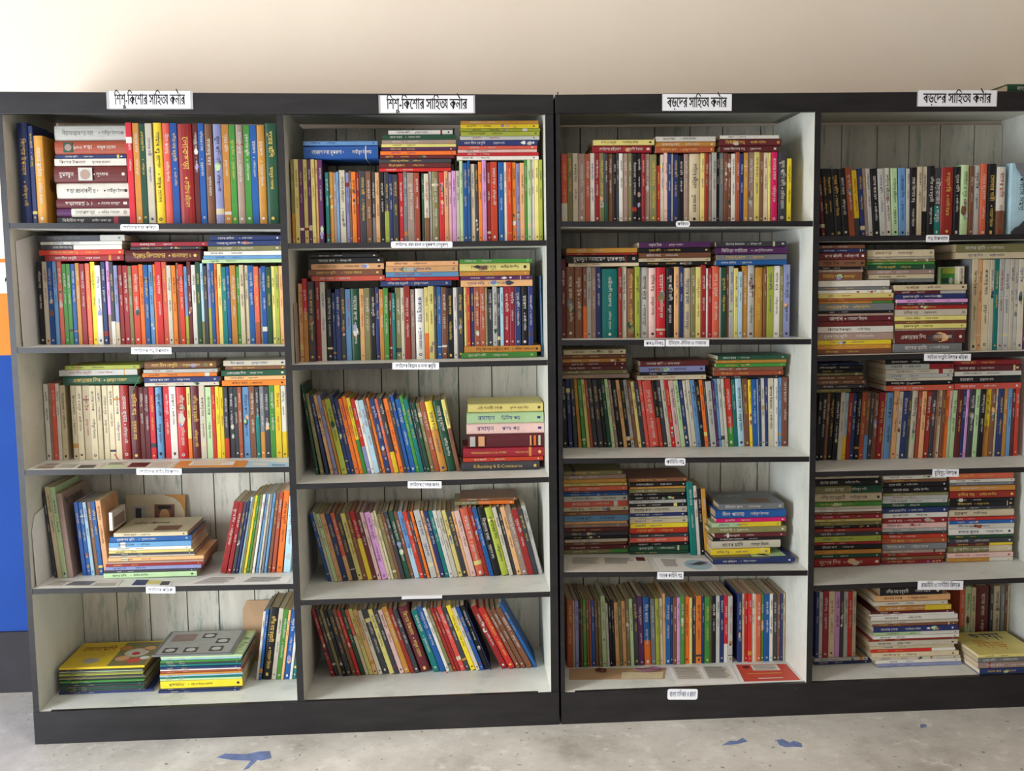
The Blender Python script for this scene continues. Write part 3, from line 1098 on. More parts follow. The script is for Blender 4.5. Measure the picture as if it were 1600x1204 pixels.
pile(3, 2, 'middle', .085, B, -345, 405, '118:178V@-342,410 178:230K@-342,404 230:285n@-346,408 285:322C@-348,402 322:362K@-344,400')
pile(3, 2, 'right', .085, B, 465, 1205, '112:165k@462,1196 165:248V@466,1214 248:305S@470,1200 305:356B@460,1200')
A = (870, 540, 6.69)
B = (1050, 540, 6.69)
row(3, 3, .185, A, 1072, '66K/370 130N/345 183k/350 232o/350 274G/355 319y/352 356t/355 388k/355 440k/355 498K/355 538E/355 580g/350 618m/360 652K/360 704a/360 741K/360 782s/360 822n/365 858y/375 892k/380 936r/360 974r/366 1080KR/370 1116k/366 1168c/360 1206R/360 1249p/365 1302g/365 1350N/370 1392-', lean=[(66, .03), (300, .085), (700, .125), (1392, .125)], d=.15)
row(3, 3, .185, B, 1070, '191c/365 222c/360 266b/360 310K/375 350O/362 390k/370 412s/375 472V/370 496b/350 528s/345 563c/345 592RG/345 660T/350 696q/345 768n/345 822Y/355 852B/350 906q/350 915N/345 941W/340 982N/335 1012c/340 1076W/340 1112b/335 1155n/330 1212-', lean=[(190, .12), (590, .075), (820, .045), (1060, .015), (1212, 0)], d=.15)
pile(3, 3, 'left', .175, A, 62, 730, '40:90C@72,720 90:133n@60,722 133:172o@60,722 172:210M@62,722 210:254M@60,720 254:296e@62,740 296:340m@60,760')
pile(3, 3, 'middle', .17, B, -335, 370, '155:212M@-330,384 212:275v@-332,350 275:305K@-340,352 305:354C@-358,360')
pile(3, 3, 'right', .17, B, 450, 1190, '92:138E@480,1206 138:174o@472,1200 174:212G@462,1190 212:254n@445,1166 254:302t@442,1168 302:330K@418,1130')
F = (865, 710, 3.8095)
pile(3, 4, 'left', .195, F, 62, 445, '104:130e@62,408 130:155m@62,432 155:178o@62,436 178:195y@62,438 195:222r@62,440 222:236N@62,440 236:252B@62,442 252:284s@62,440 284:318r@62,444 318:345C@62,448 345:368n@64,446 368:404b@64,448 404:418a@66,440 418:440m@66,446 440:465M@66,446 465:490k@66,446 490:508K@66,440 508:525c@68,440 525:546n@68,436 546:568M@68,448 568:592eG@66,444', over=False, d=.16, yaw=.006)
pile(3, 4, 'middle', .185, F, 455, 800, '140:165n@452,800 165:190K@452,790 190:202o@456,786 202:226e@452,784 226:246K@452,786 246:270K@452,786 270:290s@452,790 290:310K@452,792 310:346c@456,796 346:368N@456,790 368:382c@456,800 382:408C@458,802 408:435Y@460,800 435:468R@458,802 468:490k@456,802 490:520r@456,802 520:540K@456,804 540:572E@454,806 572:588E@454,804', over=False, d=.17, yaw=.006)
row(3, 4, .175, F, 587, '822T/165 858W/188 880K/205 904o/205 932-', lean=[(0, .07)], d=.17)
pile(3, 4, 'flat', .066, F, 950, 1442, '618:646N@952,1440', over=False, d=.2, name='hardcover_book', yaw=.003)
pile(3, 4, 'right', .115, F, 950, 1385, '280:316S@985,1370 316:368B@965,1385 368:392H@972,1385 392:420gY@945,1358 420:456e@930,1390 456:480M@960,1386 480:500K@950,1352 500:548c@945,1355 548:582Y@940,1290', over=False, d=.19, name='textbook')
A = (875, 900, 6.69)
B = (1040, 890, 6.335)
row(3, 5, .188, A, 942, '80t/245 143s/260 165v/260 206K/250 228n/240 250G/240 288n/242 318t/250 340B/260 382n/245 414e/250 448g/205 498s/285 526K/260 556K/250 588a/275 628e/250 666a/265 706e/240 746g/240 782k/230 834V/212 886BO/225 963S/240 1010L/235 1046C/235 1086a/188 1112-', lean=[(80, 0.0), (500, .035), (900, .035), (1100, .012)], d=.165)
row(3, 5, .188, B, 935, '2B/275 54N/270 78n/280 114P/275 147G/260 191O/268 240y/275 266k/280 306O/262 360N/262 388G/265 440e/262 457K/260 502s/260 540N/260 583RW/258 622s/262 667-  716N/240 758C/240 783R/240 818R/240 853W/240 886a/245 902r/245 945G/245 978B/240 1028W/240 1064k/250 1106n/245 1138N/240 1163C/235 1196-', lean=[(0, .004)], d=.165)
# ---- rightmost bay
F = (1260, 120, 4.459)
row(4, 1, .09, F, 1108, '112M/700 138K/640 170K/640 206K/642 258K/640 306t/630 348Yk/650 384N/640 415m/640 440s/638 470K/640 515s/640 556W/635 604g/635 648b/635 695s/638 720K/630 771C/625 802cK/625 838K/620 890kT/635 934D/630 1021K/625 1070g/612 1130n/620 1158s/615 1206r/605 1254K/605 1320Wn/625 1386-', lean=[(100, .09), (300, .09), (560, .06), (720, .01), (838, 0)], d=.15)
F = (1260, 365, 4.7059)
pile(4, 2, 'left', .03, F, 88, 640, '105:134n@86,436 134:160N@86,436 160:212M@86,436 212:265n@86,434 265:284K@86,432 284:306m@86,420 306:365n@86,412 365:410W@86,616 410:436S@86,614 436:460W@86,630 460:495y@90,642 495:516t@96,642 516:534oG@100,640 534:586S@100,648 586:606K@88,642 606:624m@88,640 624:664M@88,642 664:700M@88,638 700:746W@86,640 746:800m@86,640 800:834Y@86,630 834:868o@86,628 868:902n@86,630', over=False, name='literary_journal', yaw=.005)
pile(4, 2, 'middle', .03, F, 660, 1185, '395:437C@655,1185 437:462Ms@660,1178 462:500N@655,1178 500:526P@668,1186 526:544k@668,1180 544:574D@668,1190 574:622c@658,1186 622:658y@656,1184 658:678n@656,1180 678:714y@656,1180 714:730m@656,1176 730:824M@656,1172 824:888S@650,1150', over=False, name='literary_journal', yaw=.005)
pile(4, 2, 'high', .045, F, 455, 945, '118:168C@452,942 168:186c@450,944 186:208e@448,950 208:228G@450,950 228:264E@458,952 264:298m@452,944 298:332C@460,944 332:358S@450,946', name='literary_journal', yaw=.004)
row(4, 2, .06, F, 862, '1190S/186 1203C/185 1250a/188 1282C/190 1336c/190 1368T/188 1402s/185 1440s/185 1484c/186 1514s/186 1545c/186 1590V/186 1635C/186 1680s/188 1720C/188 1780-', d=.17, name='literary_journal', dy=.002)
pile(4, 2, 'upper', .06, F, 1110, 1700, '72:132e@1104,1650 132:180C@1108,1660', d=.2, name='literary_journal')
A = (1270, 590, 7.524)
B = (1430, 590, 7.524)
row(4, 3, .18, A, 972, '25K/180 66K/175 128n/185 168K/175 222K/175 284c/170 340qY/180 382D/180 430N/180 482K/175 536t/175 590nb/178 640k/180 680n/185 738D/175 806c/180 828b/178 914a/155 966c/165 1018N/165 1084k/165 1120c/155 1200-', lean=[(0, -.05)], d=.15)
row(4, 3, .18, B, 948, '1t/160 36a/160 88D/160 156k/155 206n/155 230C/150 278n/140 316O/140 366pg/150 398g/150 458M/140 515N/140 554P/140 590k/140 666g/135 722K/130 786Yo/125 857n/120 912C/130 942N/125 1008o/105 1058b/110 1113M/105 1158R/105 1206-', lean=[(0, -.05), (850, -.04), (1158, -.012)], d=.15)
F = (1260, 550, 4.7059)
pile(4, 3, 'left', .17, F, 75, 425, '78:92N@75,420 92:122K@75,422 122:146K@75,420 146:168e@75,420 168:198n@75,420 198:232n@75,440 232:262k@75,426 262:288eK@75,424')
pile(4, 3, 'middle', .165, F, 585, 1080, '54:85K@585,1080 85:125sD@585,1086 125:158c@585,1085 158:186s@585,1080 186:210c@588,1080 210:240K@590,1078 240:280r@588,1084')
pile(4, 3, 'right', .165, F, 1094, 1580, '58:95D@1094,1585 95:138M@1094,1588 138:172W@1096,1582 172:226K@1094,1580 226:270r@1094,1582')
F = (1255, 725, 4.6377)
pile(4, 4, 'left', .175, F, 85, 572, '97:122c@85,552 122:172K@85,565 172:228eE@85,574 228:290C@85,576 290:322G@85,574 322:342c@85,574 342:362W@85,572 362:380n@85,570 380:410D@85,570 410:428y@85,568 428:458e@85,568 458:478K@85,566 478:502D@85,568 502:535k@85,564 535:575L@85,566 575:595D@85,566 595:632K@85,568 632:662o@85,566 662:690E@85,562 690:755D@85,560', over=False, yaw=.004)
pile(4, 4, 'middle', .18, F, 582, 1050, '88:114W@582,1040 114:136n@584,1040 136:170K@584,1052 170:212K@582,1054 212:232e@584,1052 232:260s@582,1054 260:290s@582,1052 290:320E@582,1052 320:358N@582,1052 358:394W@580,1050 394:432D@580,1046 432:470p@580,1046 470:494s@578,1044 494:512k@578,1044 512:540R@578,1040 540:578t@576,1046 578:622S@576,1042 622:645m@576,1030 645:670D@575,1028 670:695n@572,1022 695:725D@572,1018', over=False, yaw=.004)
pile(4, 4, 'right', .18, F, 1062, 1535, '82:125r@1068,1532 125:148W@1068,1536 148:172S@1068,1532 172:208o@1068,1536 208:262D@1066,1538 262:286K@1066,1535 286:322K@1064,1535 322:346k@1064,1532 346:398C@1064,1534 398:420R@1062,1538 420:446B@1062,1532 446:480W@1062,1532 480:530W@1062,1532 530:550E@1060,1528 550:586k@1060,1528 586:606MY@1058,1525 606:655eC@1056,1522 655:690p@1052,1524 690:718oW@1050,1520', over=False, yaw=.004)
F = (1255, 900, 4.6377)
pile(4, 5, 'flat', .135, F, 85, 500, '598:622s@85,470 622:648N@85,485', over=False, d=.17)
row(4, 5, .14, F, 596, '88N/120 112s/115 138D/108 182C/112 226P/112 264k/112 290s/112 320R/114 356C/114 384-', d=.16, base=-1)
pile(4, 5, 'middle', .095, F, 505, 1120, '104:162K@560,1010 162:206a@530,1072 206:236c@515,1050 236:272oY@550,1074 272:292M@490,1085 292:308W@488,1098 308:344W@500,1126 344:362c@500,1126 362:384n@505,1124 384:424N@512,1126 424:448gW@512,1132 448:472W@510,1130 472:488D@480,1130 488:522c@485,1120 522:548C@490,1100 548:572RW@500,1106 572:604C@500,1130 604:626c@510,1140 626:650W@530,1146 650:672v@545,1150', over=False, d=.22, name='magazine')
pile(4, 5, 'right', .01, F, 1275, 1720, '590:612y@1275,1720 612:650S@1275,1715 650:690m@1275,1720 690:726N@1280,1722', over=False, d=.2, name='magazine')
row(4, 5, .235, F, 620, '1122r/85 1162g/76 1204C/82 1240M/70 1340k/68 1366C/72 1420S/70 1448n/72 1470C/66 1502-', d=.13, dy=.002)

# ---- particular books: titles that can be read, printed covers
UXL, UYL, NL = (0, 0, -1), (0, 1, 0), (1, 0, 0)      # front cover of a book lying face up


def add_mat(mats, m):
    if m not in mats:
        mats.append(m)
    return mats.index(m)


def on_cover(mb, mats, t, u, v, pts, c, lift=.0004):
    patch(mb, (t/2, 0, 0), UXL, UYL, NL, [(a+u, b+v) for a, b in pts], add_mat(mats, cover_mat(c) if c in PAL else ink(c)), lift)


def rect(a, b, w, h):
    return [(a, b), (a+w, b), (a+w, b+h), (a, b+h)]


def deco_children(mb, mats, t, h, d):
    # yellow magazine cover: red title, blobs of colour
    on_cover(mb, mats, t, -h, 0, rect(.55*h, .02*d, .44*h, .93*d), 'e')
    text_on(mb, 'সোনামণি', (t/2, .72*d, h*.92), UXL, UYL, NL, width=.4*h, height=.16*d, mi=add_mat(mats, ink('r')), lift=.0005)
    for cu, cv, r_, c in [(.78, .52, .17, 'c'), (.66, .3, .1, 'a'), (.82, .2, .1, 'r'), (.9, .68, .09, 'a'), (.6, .72, .09, 'o'), (.93, .3, .07, 'W'), (.3, .25, .11, 's')]:
        on_cover(mb, mats, t, -h, 0, disc_pts(cu*h, cv*d, r_*d, 14), c, .0006)
    on_cover(mb, mats, t, -h, 0, disc_pts(.78*h, .48*d, .06*d, 12), 'R', .0008)


def deco_grass(mb, mats, t, h, d):
    rn = random.Random(5)
    for k in range(90):
        a, b = rn.uniform(.02, .96)*h, rn.uniform(.03, .95)*d
        on_cover(mb, mats, t, -h, 0, rect(a, b, .012, .005), rn.choice('GLGEy'), .0005+k*1e-6)


def deco_comic(mb, mats, t, h, d):
    on_cover(mb, mats, t, -h, 0, rect(.04*h, .03*d, .92*h, .94*d), 's', .0003)
    for a, b in [(.10, .08), (.36, .08), (.68, .1), (.70, .42), (.48, .66)]:
        on_cover(mb, mats, t, -h, 0, rect(a*h, b*d, .17*h, .2*d), 'k', .0005)
        on_cover(mb, mats, t, -h, 0, disc_pts((a+.085)*h, (b+.1)*d, .07*d, 10), 'W', .0007)
    on_cover(mb, mats, t, -h, 0, rect(.1*h, .55*d, .3*h, .3*d), 'm', .0005)


def deco_letters(mb, mats, t, h, d):
    text_on(mb, 'ছায়া', (t/2, .78*d, h*.70), UXL, UYL, NL, width=.5*h, height=.26*d, mi=add_mat(mats, ink('b')), lift=.0005)
    text_on(mb, 'নীড়', (t/2, .40*d, h*.82), UXL, UYL, NL, width=.5*h, height=.26*d, mi=add_mat(mats, ink('o')), lift=.0005)


def deco_plain(words, c, u=.5, hh=.12):
    def fn(mb, mats, t, h, d):
        text_on(mb, words, (t/2, .62*d, h*.9), UXL, UYL, NL, width=u*h, height=hh*d, mi=add_mat(mats, ink(c)), lift=.0005)
        on_cover(mb, mats, t, -h, 0, rect(.5*h, .12*d, .34*h, .3*d), 'n')
    return fn


def deco_side_title(words, c):
    # front cover of a standing book, seen from its open side
    def fn(mb, mats, t, h, d):
        text_on(mb, words, (t/2, .06*d, h*.88), (0, 1, 0), (0, 0, 1), (1, 0, 0), width=.85*d, height=.075*h, mi=add_mat(mats, ink(c)), lift=.0005)
        patch(mb, (t/2, 0, 0), (0, 1, 0), (0, 0, 1), (1, 0, 0), rect(.1*d, .1*h, .8*d, .6*h), add_mat(mats, cover_mat('m')), .0005)
    return fn


def deco_landscape(mb, mats, t, h, d):
    on_cover(mb, mats, t, -h, 0, rect(.02*h, .1*d, .46*h, .8*d), 'S')
    on_cover(mb, mats, t, -h, 0, [(a*h, b*d) for a, b in [(.02, .1), (.44, .1), (.4, .4), (.2, .5), (.02, .42)]], 'e', .0006)
    on_cover(mb, mats, t, -h, 0, rect(.5*h, .1*d, .42*h, .8*d), 'g')
    for k in range(4):
        on_cover(mb, mats, t, -h, 0, [((.5+.03*k)*h, (.55-.06*k)*d), ((.53+.03*k)*h, (.58-.06*k)*d), ((.63+.03*k)*h, (.2-.02*k)*d), ((.6+.03*k)*h, (.18-.02*k)*d)], 'k', .0007)


SPEC.update({
    (1, 1, 'tall', 0): dict(title='বিজ্ঞানমনস্কতার ছড়া সমগ্র', author='আমীরুল ইসলাম', inkc='g'),
    (1, 1, 'tall', 1): dict(title='৮০০ ছড়া', author='ফারুক হোসেন', inkc='w', size=.0105, at=(.26, .56, .26),
                            decor=lambda mb, mats, t, h, d: (patch(mb, (0, 0, h*.88), UXL, (1, 0, 0), (0, -1, 0), rect(0, -t*.36, .026, t*.72), add_mat(mats, cover_mat('E')), .0004), patch(mb, (0, 0, h*.88), UXL, (1, 0, 0), (0, -1, 0), disc_pts(.013, 0, t*.26, 10), add_mat(mats, cover_mat('m')), .0006))),
    (1, 1, 'tall', 4): dict(title='হুমায়ুন', author='লুৎফর', inkc='w', size=.011, at=(.07, .55, .2),
                            decor=lambda mb, mats, t, h, d: (patch(mb, (0, 0, h*.66), UXL, (1, 0, 0), (0, -1, 0), rect(0, -t*.38, .038, t*.76), add_mat(mats, cover_mat('s')), .0045), patch(mb, (0, 0, h*.66), UXL, (1, 0, 0), (0, -1, 0), disc_pts(.019, -.001, t*.3, 12), add_mat(mats, cover_mat('m')), .0048))),
    (1, 1, 'tall', 5): dict(title='ছড়া রচনাবলী ৪ •', author='আমীরুল ইসলাম', inkc='k', size=.012),
    (1, 1, 'tall', 6): dict(title='ছড়াসমগ্র ১ ।', author='নাসের মাহমুদ', inkc='w', size=.010),
    (1, 1, 'tall', 7): dict(title='লোকছড়া', author='সাবির আহমেদ', inkc='g', at=(.26, .58, .26), bands=[(.8, 1, 'V')]),
    (1, 1, 'tall', 8): dict(title='নির্বাচিত ছড়া', author='জাহীদ রেজা নূর', inkc='w'),
    (1, 1, 2): dict(title='হাতের মুঠোয়', author='তারিক হাসান', decor=lambda mb, mats, t, h, d: patch(mb, (t/2, .03, h*.45), (0, 1, 0), (0, 0, 1), (1, 0, 0), disc_pts(0.02, 0, .018, 10), add_mat(mats, cover_mat('n')), .0004)),
    (1, 1, 10): dict(title='লোকছড়া', author='ছোটদের রবীন্দ্রনাথ', inkc='y', size=.016),
    (1, 2, 'middle', 2): dict(title='ঈশ্বরচন্দ্র বিদ্যাসাগর', author='রচনাসমগ্র ২', inkc='y', size=.013),
    (1, 2, 'left', 0): dict(bands=[(.0, .28, 's')], inkc='g'),
    (1, 2, 'left', 3): dict(title='ছোটদের সব সেরা গল্প', author='আহমেদ মাওলা', inkc='y'),
    (1, 4, 3): dict(decor=deco_side_title('কিশোর বাংলা', 'k'), plain=True, label='mauve magazine with black title on its front cover, leaning on fourth shelf, leftmost bay'),
    (1, 4, 'only', 0): dict(decor=deco_plain('সচিত্র কিশোর', 'n'), label='cream magazine with brown printed cover, topmost of the messy pile in leftmost bay'),
    (1, 5, 'left', 0): dict(decor=deco_children, plain=True, label='yellow magazine with cartoon children cover topping the left pile on the bottom shelf'),
    (1, 5, 'right', 0): dict(decor=deco_comic, plain=True, label='grey magazine with small black and white pictures, topmost of its pile on bottom shelf'),
    (1, 5, 'right', 1): dict(decor=deco_grass, plain=True),
    (1, 5, 'right', 13): dict(title='কৃষিবিচিত্রা', author='রবীন্দ্র সংগীতের স্বরলিপি', inkc='k', size=.007),
    (2, 1, 'left', 1): dict(title='আকাশ ভরা রূপকথা •', author='আমীরুল ইসলাম', inkc='w', size=.011),
    (2, 1, 'middle', 7): dict(title='আমার বন্ধু আদিয়েল', author='কেন্দ্রীয় মনন', inkc='y'),
    (2, 1, 'middle', 8): dict(title='বিশ্বের রূপকথা', author='আমীরুল ইসলাম', inkc='y'),
    (2, 2, 'low', 0): dict(title='শিশু কিশোর আবৃত্তি ও কথা', author='সাফিয়া খন্দকার রেখা', inkc='k'),
    (2, 3, 'textbook', 0): dict(title='এই শতাব্দী থেকে', author='সুভাষ রঞ্জন মিত্র', inkc='n', size=.008),
    (2, 3, 'textbook', 1): dict(title='রসায়ন', author='দ্বিতীয় পত্র', inkc='b', size=.0125),
    (2, 3, 'textbook', 2): dict(title='রসায়ন', author='প্রথম পত্র', inkc='b', size=.0125),
    (2, 3, 'textbook', 3): dict(plain=True, decor=lambda mb, mats, t, h, d: [patch(mb, (0, 0, h*z), UXL, (1, 0, 0), (0, -1, 0), rect(0, -t*.36, w*h, t*.72), add_mat(mats, cover_mat(c)), .0045) for z, w, c in [(.97, .07, 's'), (.86, .08, 'a'), (.19, .02, 'a'), (.14, .03, 'O'), (.08, .03, 'c')]]),
    (2, 3, 'textbook', 4): dict(title='THE BANGLADESH LOCAL SYSTEM', author='PUBLIC BOOKS', inkc='y', size=.0055),
    (2, 3, 'textbook', 6): dict(title='E-Banking & E-Commerce', author='', inkc='y', size=.0095),
    (2, 4, 26): dict(title='মেঘ ছুঁয়ে বৃষ্টি', author='রুমী কবির'),
    (3, 2, 'left', 2): dict(title='হুমায়ুন আহমেদ স্মারকগ্রন্থ', author='', inkc='w', size=.0105),
    (3, 2, 'right', 1): dict(title='বিচিত্রা সাহিত্য', author='এক দুই তিন সংকলন', inkc='w'),
    (3, 2, 7): dict(title='নারীবাদী গবেষণা', author='সেলিনা হোসেন', inkc='c' if 'c' in INK else 'w', size=.009),
    (3, 4, 'right', 0): dict(decor=deco_plain('সংকলন', 'w', .4)),
    (3, 4, 'right', 6): dict(title="WOMEN'S EMPOWERMENT", author='A. K. NOOR', inkc='w'),
    (3, 4, 'flat', 0): dict(decor=deco_landscape, title='বন্য পরিবেশ', author='বিপ্লব আহমেদ', inkc='w', label='navy hardcover with landscape photo cover under the right pile, fourth shelf, third bay'),
    (4, 1, 20): dict(title='রৌদ্ররাজ্য', author='গল্পগুচ্ছ', inkc='w', size=.013),
    (4, 5, 'right', 0): dict(decor=deco_letters, label='pale yellow magazine with big blue and orange letters, topmost of its pile on bottom shelf'),
    (4, 2, 'left', 3): dict(inkc='k'), (4, 2, 'left', 7): dict(title='শব্দঘর', inkc='w'), (4, 2, 'left', 9): dict(inkc='w'),
    (4, 2, 'left', 10): dict(title='দুরন্ত', inkc='r'), (4, 2, 'left', 15): dict(title='ঋতপত্র', inkc='k'), (4, 2, 'left', 16): dict(title='জলধি', inkc='w', size=.011),
    (4, 2, 'left', 17): dict(title='দুরন্ত', inkc='r'), (4, 2, 'middle', 0): dict(title='শব্দ পত্রিকা', inkc='n'),
})
for _b in (1, 2, 3, 4):
    for _s in (1, 2, 3, 4, 5):
        build_shelf(_b, _s)

# ------------------------------------------------------------------ signs and shelf labels


def sign(name, x0, y0, x1, y1, words, label, cat, group, depth=.0022, tape=0, ic='k', fill=.62, rnd=0, roll=0.0, bold=0):
    P = [on_y(x0, y1, -depth), on_y(x1, y1, -depth), on_y(x1, y0, -depth), on_y(x0, y0, -depth)]
    cx = sum(p[0] for p in P)/4
    cz = sum(p[2] for p in P)/4
    w = (P[1][0]-P[0][0]+P[2][0]-P[3][0])/2
    h = (P[3][2]-P[0][2]+P[2][2]-P[1][2])/2
    sl = (P[1][2]-P[0][2])/w+roll
    M = Matrix.Translation((cx, -depth, cz)) @ Matrix.Rotation(-math.atan(sl), 4, 'Y')
    mb = MB()
    if rnd:
        pts = []
        for qx, qz, a0 in ((w/2-rnd, h/2-rnd, 0), (-w/2+rnd, h/2-rnd, 90), (-w/2+rnd, -h/2+rnd, 180), (w/2-rnd, -h/2+rnd, 270)):
            for k in range(5):
                a = math.radians(a0+k*22.5)
                pts.append((qx+rnd*math.cos(a), qz+rnd*math.sin(a)))
    else:
        pts = [(w/2, -h/2), (w/2, h/2), (-w/2, h/2), (-w/2, -h/2)]
    n = len(pts)
    pts = pts[::-1]
    mb.add([(x, 0, z) for x, z in pts]+[(x, .0008, z) for x, z in pts], [tuple(range(n))[::-1], tuple(range(n, 2*n))]+[(k, (k+1) % n, n+(k+1) % n, n+k) for k in range(n)], 0)
    mats = [M_PAPER, ink(ic), M_TAPE]
    text_on(mb, words, (0, 0, 0), (1, 0, 0), (0, 0, 1), (0, -1, 0), width=w*.86, height=h*fill*.8, mi=1, anchor='c', lift=.0004, bold=bold)
    if tape:
        for a, b in ((-w/2-tape, -w/2+tape*.2), (w/2-tape*.2, w/2+tape)):
            mb.add([(a, -.0003, -h/2-tape*.4), (b, -.0003, -h/2-tape*.4), (b, -.0003, h/2+tape*.2), (a, -.0003, h/2+tape*.2), (a, .0006, -h/2-tape*.4), (b, .0006, -h/2-tape*.4), (b, .0006, h/2+tape*.2), (a, .0006, h/2+tape*.2)],
                   [(0, 1, 5, 4), (1, 2, 6, 5), (2, 3, 7, 6), (3, 0, 4, 7), (0, 3, 2, 1), (4, 5, 6, 7)], 2)
        mb.add([(-w/2, -.0003, -h/2-tape*.5), (w/2, -.0003, -h/2-tape*.5), (w/2, -.0003, -h/2), (-w/2, -.0003, -h/2)], [(0, 1, 2, 3)], 2)
    o = mb.build(name, mats)
    o.matrix_world = M
    tag(o, label, cat, group)
    return o


HG = 'printed header signs on the bookcases'
T1, T2 = 'শিশু-কিশোর সাহিত্য কর্নার', 'বড়দের সাহিত্য কর্নার'
sign('header_sign', 170, 142, 298, 169, T1, 'white printed header sign on the leftmost bay, taped at both ends', 'sign', HG, depth=.004, tape=.006, fill=.8, bold=.0004)
sign('header_sign', 594, 149, 740, 176, T1, 'white printed header sign on the second bay from left', 'sign', HG, depth=.004, tape=.004, fill=.8, bold=.0004)
sign('header_sign', 1035, 147, 1143, 173, T2, 'white printed header sign on the third bay from left', 'sign', HG, depth=.004, tape=.001, fill=.8, bold=.0004)
sign('header_sign', 1434, 141, 1557, 166, T2, 'white printed header sign on the rightmost bay, standing above the rail', 'sign', HG, depth=.004, tape=.002, fill=.8, bold=.0004)
LG = 'small printed labels on the shelf edges'
for x0, y0, x1, y1, w_, place, r_ in [
        (188, 350.5, 248, 360, 'ছোটদের ছড়া কবিতা', 'top shelf edge of leftmost bay', .004),
        (205, 542.5, 268, 553, 'ছোটদের গল্প উপন্যাস', 'second shelf edge of leftmost bay', .001),
        (213, 731.5, 284, 741.5, 'ছোটদের সাইন্স ফিকশন', 'third shelf edge of leftmost bay', .003),
        (228, 916, 274, 926.5, 'ছোটদের পত্রিকা', 'fourth shelf edge of leftmost bay', .002),
        (611, 377, 707, 387, 'ছোটদের, রম্য রচনা ও রূপকথা (অনুবাদ)', 'top shelf edge of second bay', .004),
        (613, 566, 686, 577, 'ছোটদের বিজ্ঞান ও তথ্য প্রযুক্তি', 'second shelf edge of second bay', .002),
        (637, 751.5, 690, 762.5, 'ছোটদের খেলার জগৎ', 'third shelf edge of second bay', .002),
        (1056, 345, 1078, 354.5, 'কবিতা', 'top shelf edge of third bay', .007),
        (1006.5, 531, 1038.5, 541, 'প্রবন্ধ-নিবন্ধ', 'second shelf edge of third bay, left piece', .001),
        (1040, 530.5, 1108, 541, 'ইতিহাস ঐতিহ্য ও অন্যান্য', 'second shelf edge of third bay, right piece', .002),
        (1039, 715.5, 1071, 727, 'কাহিনি-গল্প', 'third shelf edge of third bay', .005),
        (1027, 893, 1068, 904.5, 'অনেক কাহিনি গল্প', 'fourth shelf edge of third bay', .0),
        (1043, 1076, 1090, 1092.5, 'বাংলা অভিধান ও রচনা', 'plinth of third bay', .006),
        (1447, 367, 1483, 378, 'গল্প উপন্যাস', 'top shelf edge of rightmost bay', .003),
        (1444, 552.5, 1517, 563.5, 'সাহিত্য সংস্কৃতি বিষয়ক পত্রিকা', 'second shelf edge of rightmost bay', .001),
        (1457, 732.5, 1498, 744.5, 'মুক্তিযুদ্ধ বিষয়ক', 'third shelf edge of rightmost bay', .0),
        (1434, 907, 1505, 921, 'রাজনীতি ও অর্থনীতি বিষয়ক', 'fourth shelf edge of rightmost bay', .001)]:
    sign('shelf_label', x0, y0, x1, y1, w_, 'small white printed label on the '+place, 'label', LG, depth=.0032 if 'plinth' in place else .0012, ic='b' if 'plinth' in place else 'k', fill=.62, rnd=r_)
# curled label lying on the edge
mb = MB()
P0, P1 = on_y(628, 941, -.001), on_y(691, 937, -.001)
xs = np.linspace(P0[0], P1[0], 7)
zz = shelf_z(2, 4, P0[0])
v = []
for k, x in enumerate(xs):
    for (yy, dz) in ((.012, .0008), (-.001, .0012), (-.012, -.004)):
        v.append((x, yy, zz+dz+.0004*math.sin(k)))
mb.add(v, [(3*k+j, 3*k+3+j, 3*k+4+j, 3*k+1+j) for k in range(6) for j in range(2)], 0)
o = mb.build('shelf_label', [M_PAPER])
sm = o.modifiers.new('thickness', 'SOLIDIFY')
sm.thickness = .0006
tag(o, 'blank white label folded over the fourth shelf edge of second bay', 'label', LG)

# ------------------------------------------------------------------ loose papers and small things


def sheet(name, label, bay, s, F, quad, lift, mats, prints=(), ymax=.3, thick=.0006, cat='paper'):
    """flat sheet on a shelf; quad: four picture points front-left, front-right, back-right, back-left"""
    Z = max(shelf_z(bay, s, BX[bay][0]), shelf_z(bay, s, BX[bay][1])) if bay else 0
    pts = []
    for x, y in quad:
        px, py = F[0]+x/F[2], F[1]+y/F[2]
        P = on_z(px, py, Z)
        if P[1] > ymax:
            k = (ymax-CC[1])/(P[1]-CC[1])
            P = np.array([P[0], ymax, Z])
        pts.append((P[0], max(P[1], .004)))
    zs = [(shelf_z(bay, s, x) if bay else 0)+lift for x, y in pts]
    mb = MB()
    v = [(x, y, z) for (x, y), z in zip(pts, zs)]
    v += [(x, y, z+thick) for x, y, z in v]
    mb.add(v, [(3, 2, 1, 0), (4, 5, 6, 7), (0, 1, 5, 4), (1, 2, 6, 5), (2, 3, 7, 6), (3, 0, 4, 7)], 0)

    def bil(a, b):
        p = [np.array(q) for q in v[4:]]
        r = p[0]*(1-a)*(1-b)+p[1]*a*(1-b)+p[2]*a*b+p[3]*(1-a)*b
        return (r[0], r[1], r[2])
    ml = list(mats)
    for q, (poly, m) in enumerate(prints):
        mi = add_mat(ml, m)
        mb.add([tuple(np.array(bil(a, b))+np.array((0, 0, .0003+q*4e-5))) for a, b in poly], [tuple(range(len(poly)))], mi)
    o = mb.build(name, ml)
    tag(o, label, cat, None)
    return o


def R4(a, b, c, d):
    return [(a, b), (c, b), (c, d), (a, d)]


def text_lines(a0, b0, a1, b1, n, rn, ic='g', full=.9):
    out = []
    for k in range(n):
        b = b0+(b1-b0)*(k+.2)/n
        e = a0+(a1-a0)*rn.uniform(full*.8, 1)
        out.append((R4(a0, b, e, b+(b1-b0)/n*.42), ink(ic)))
    return out


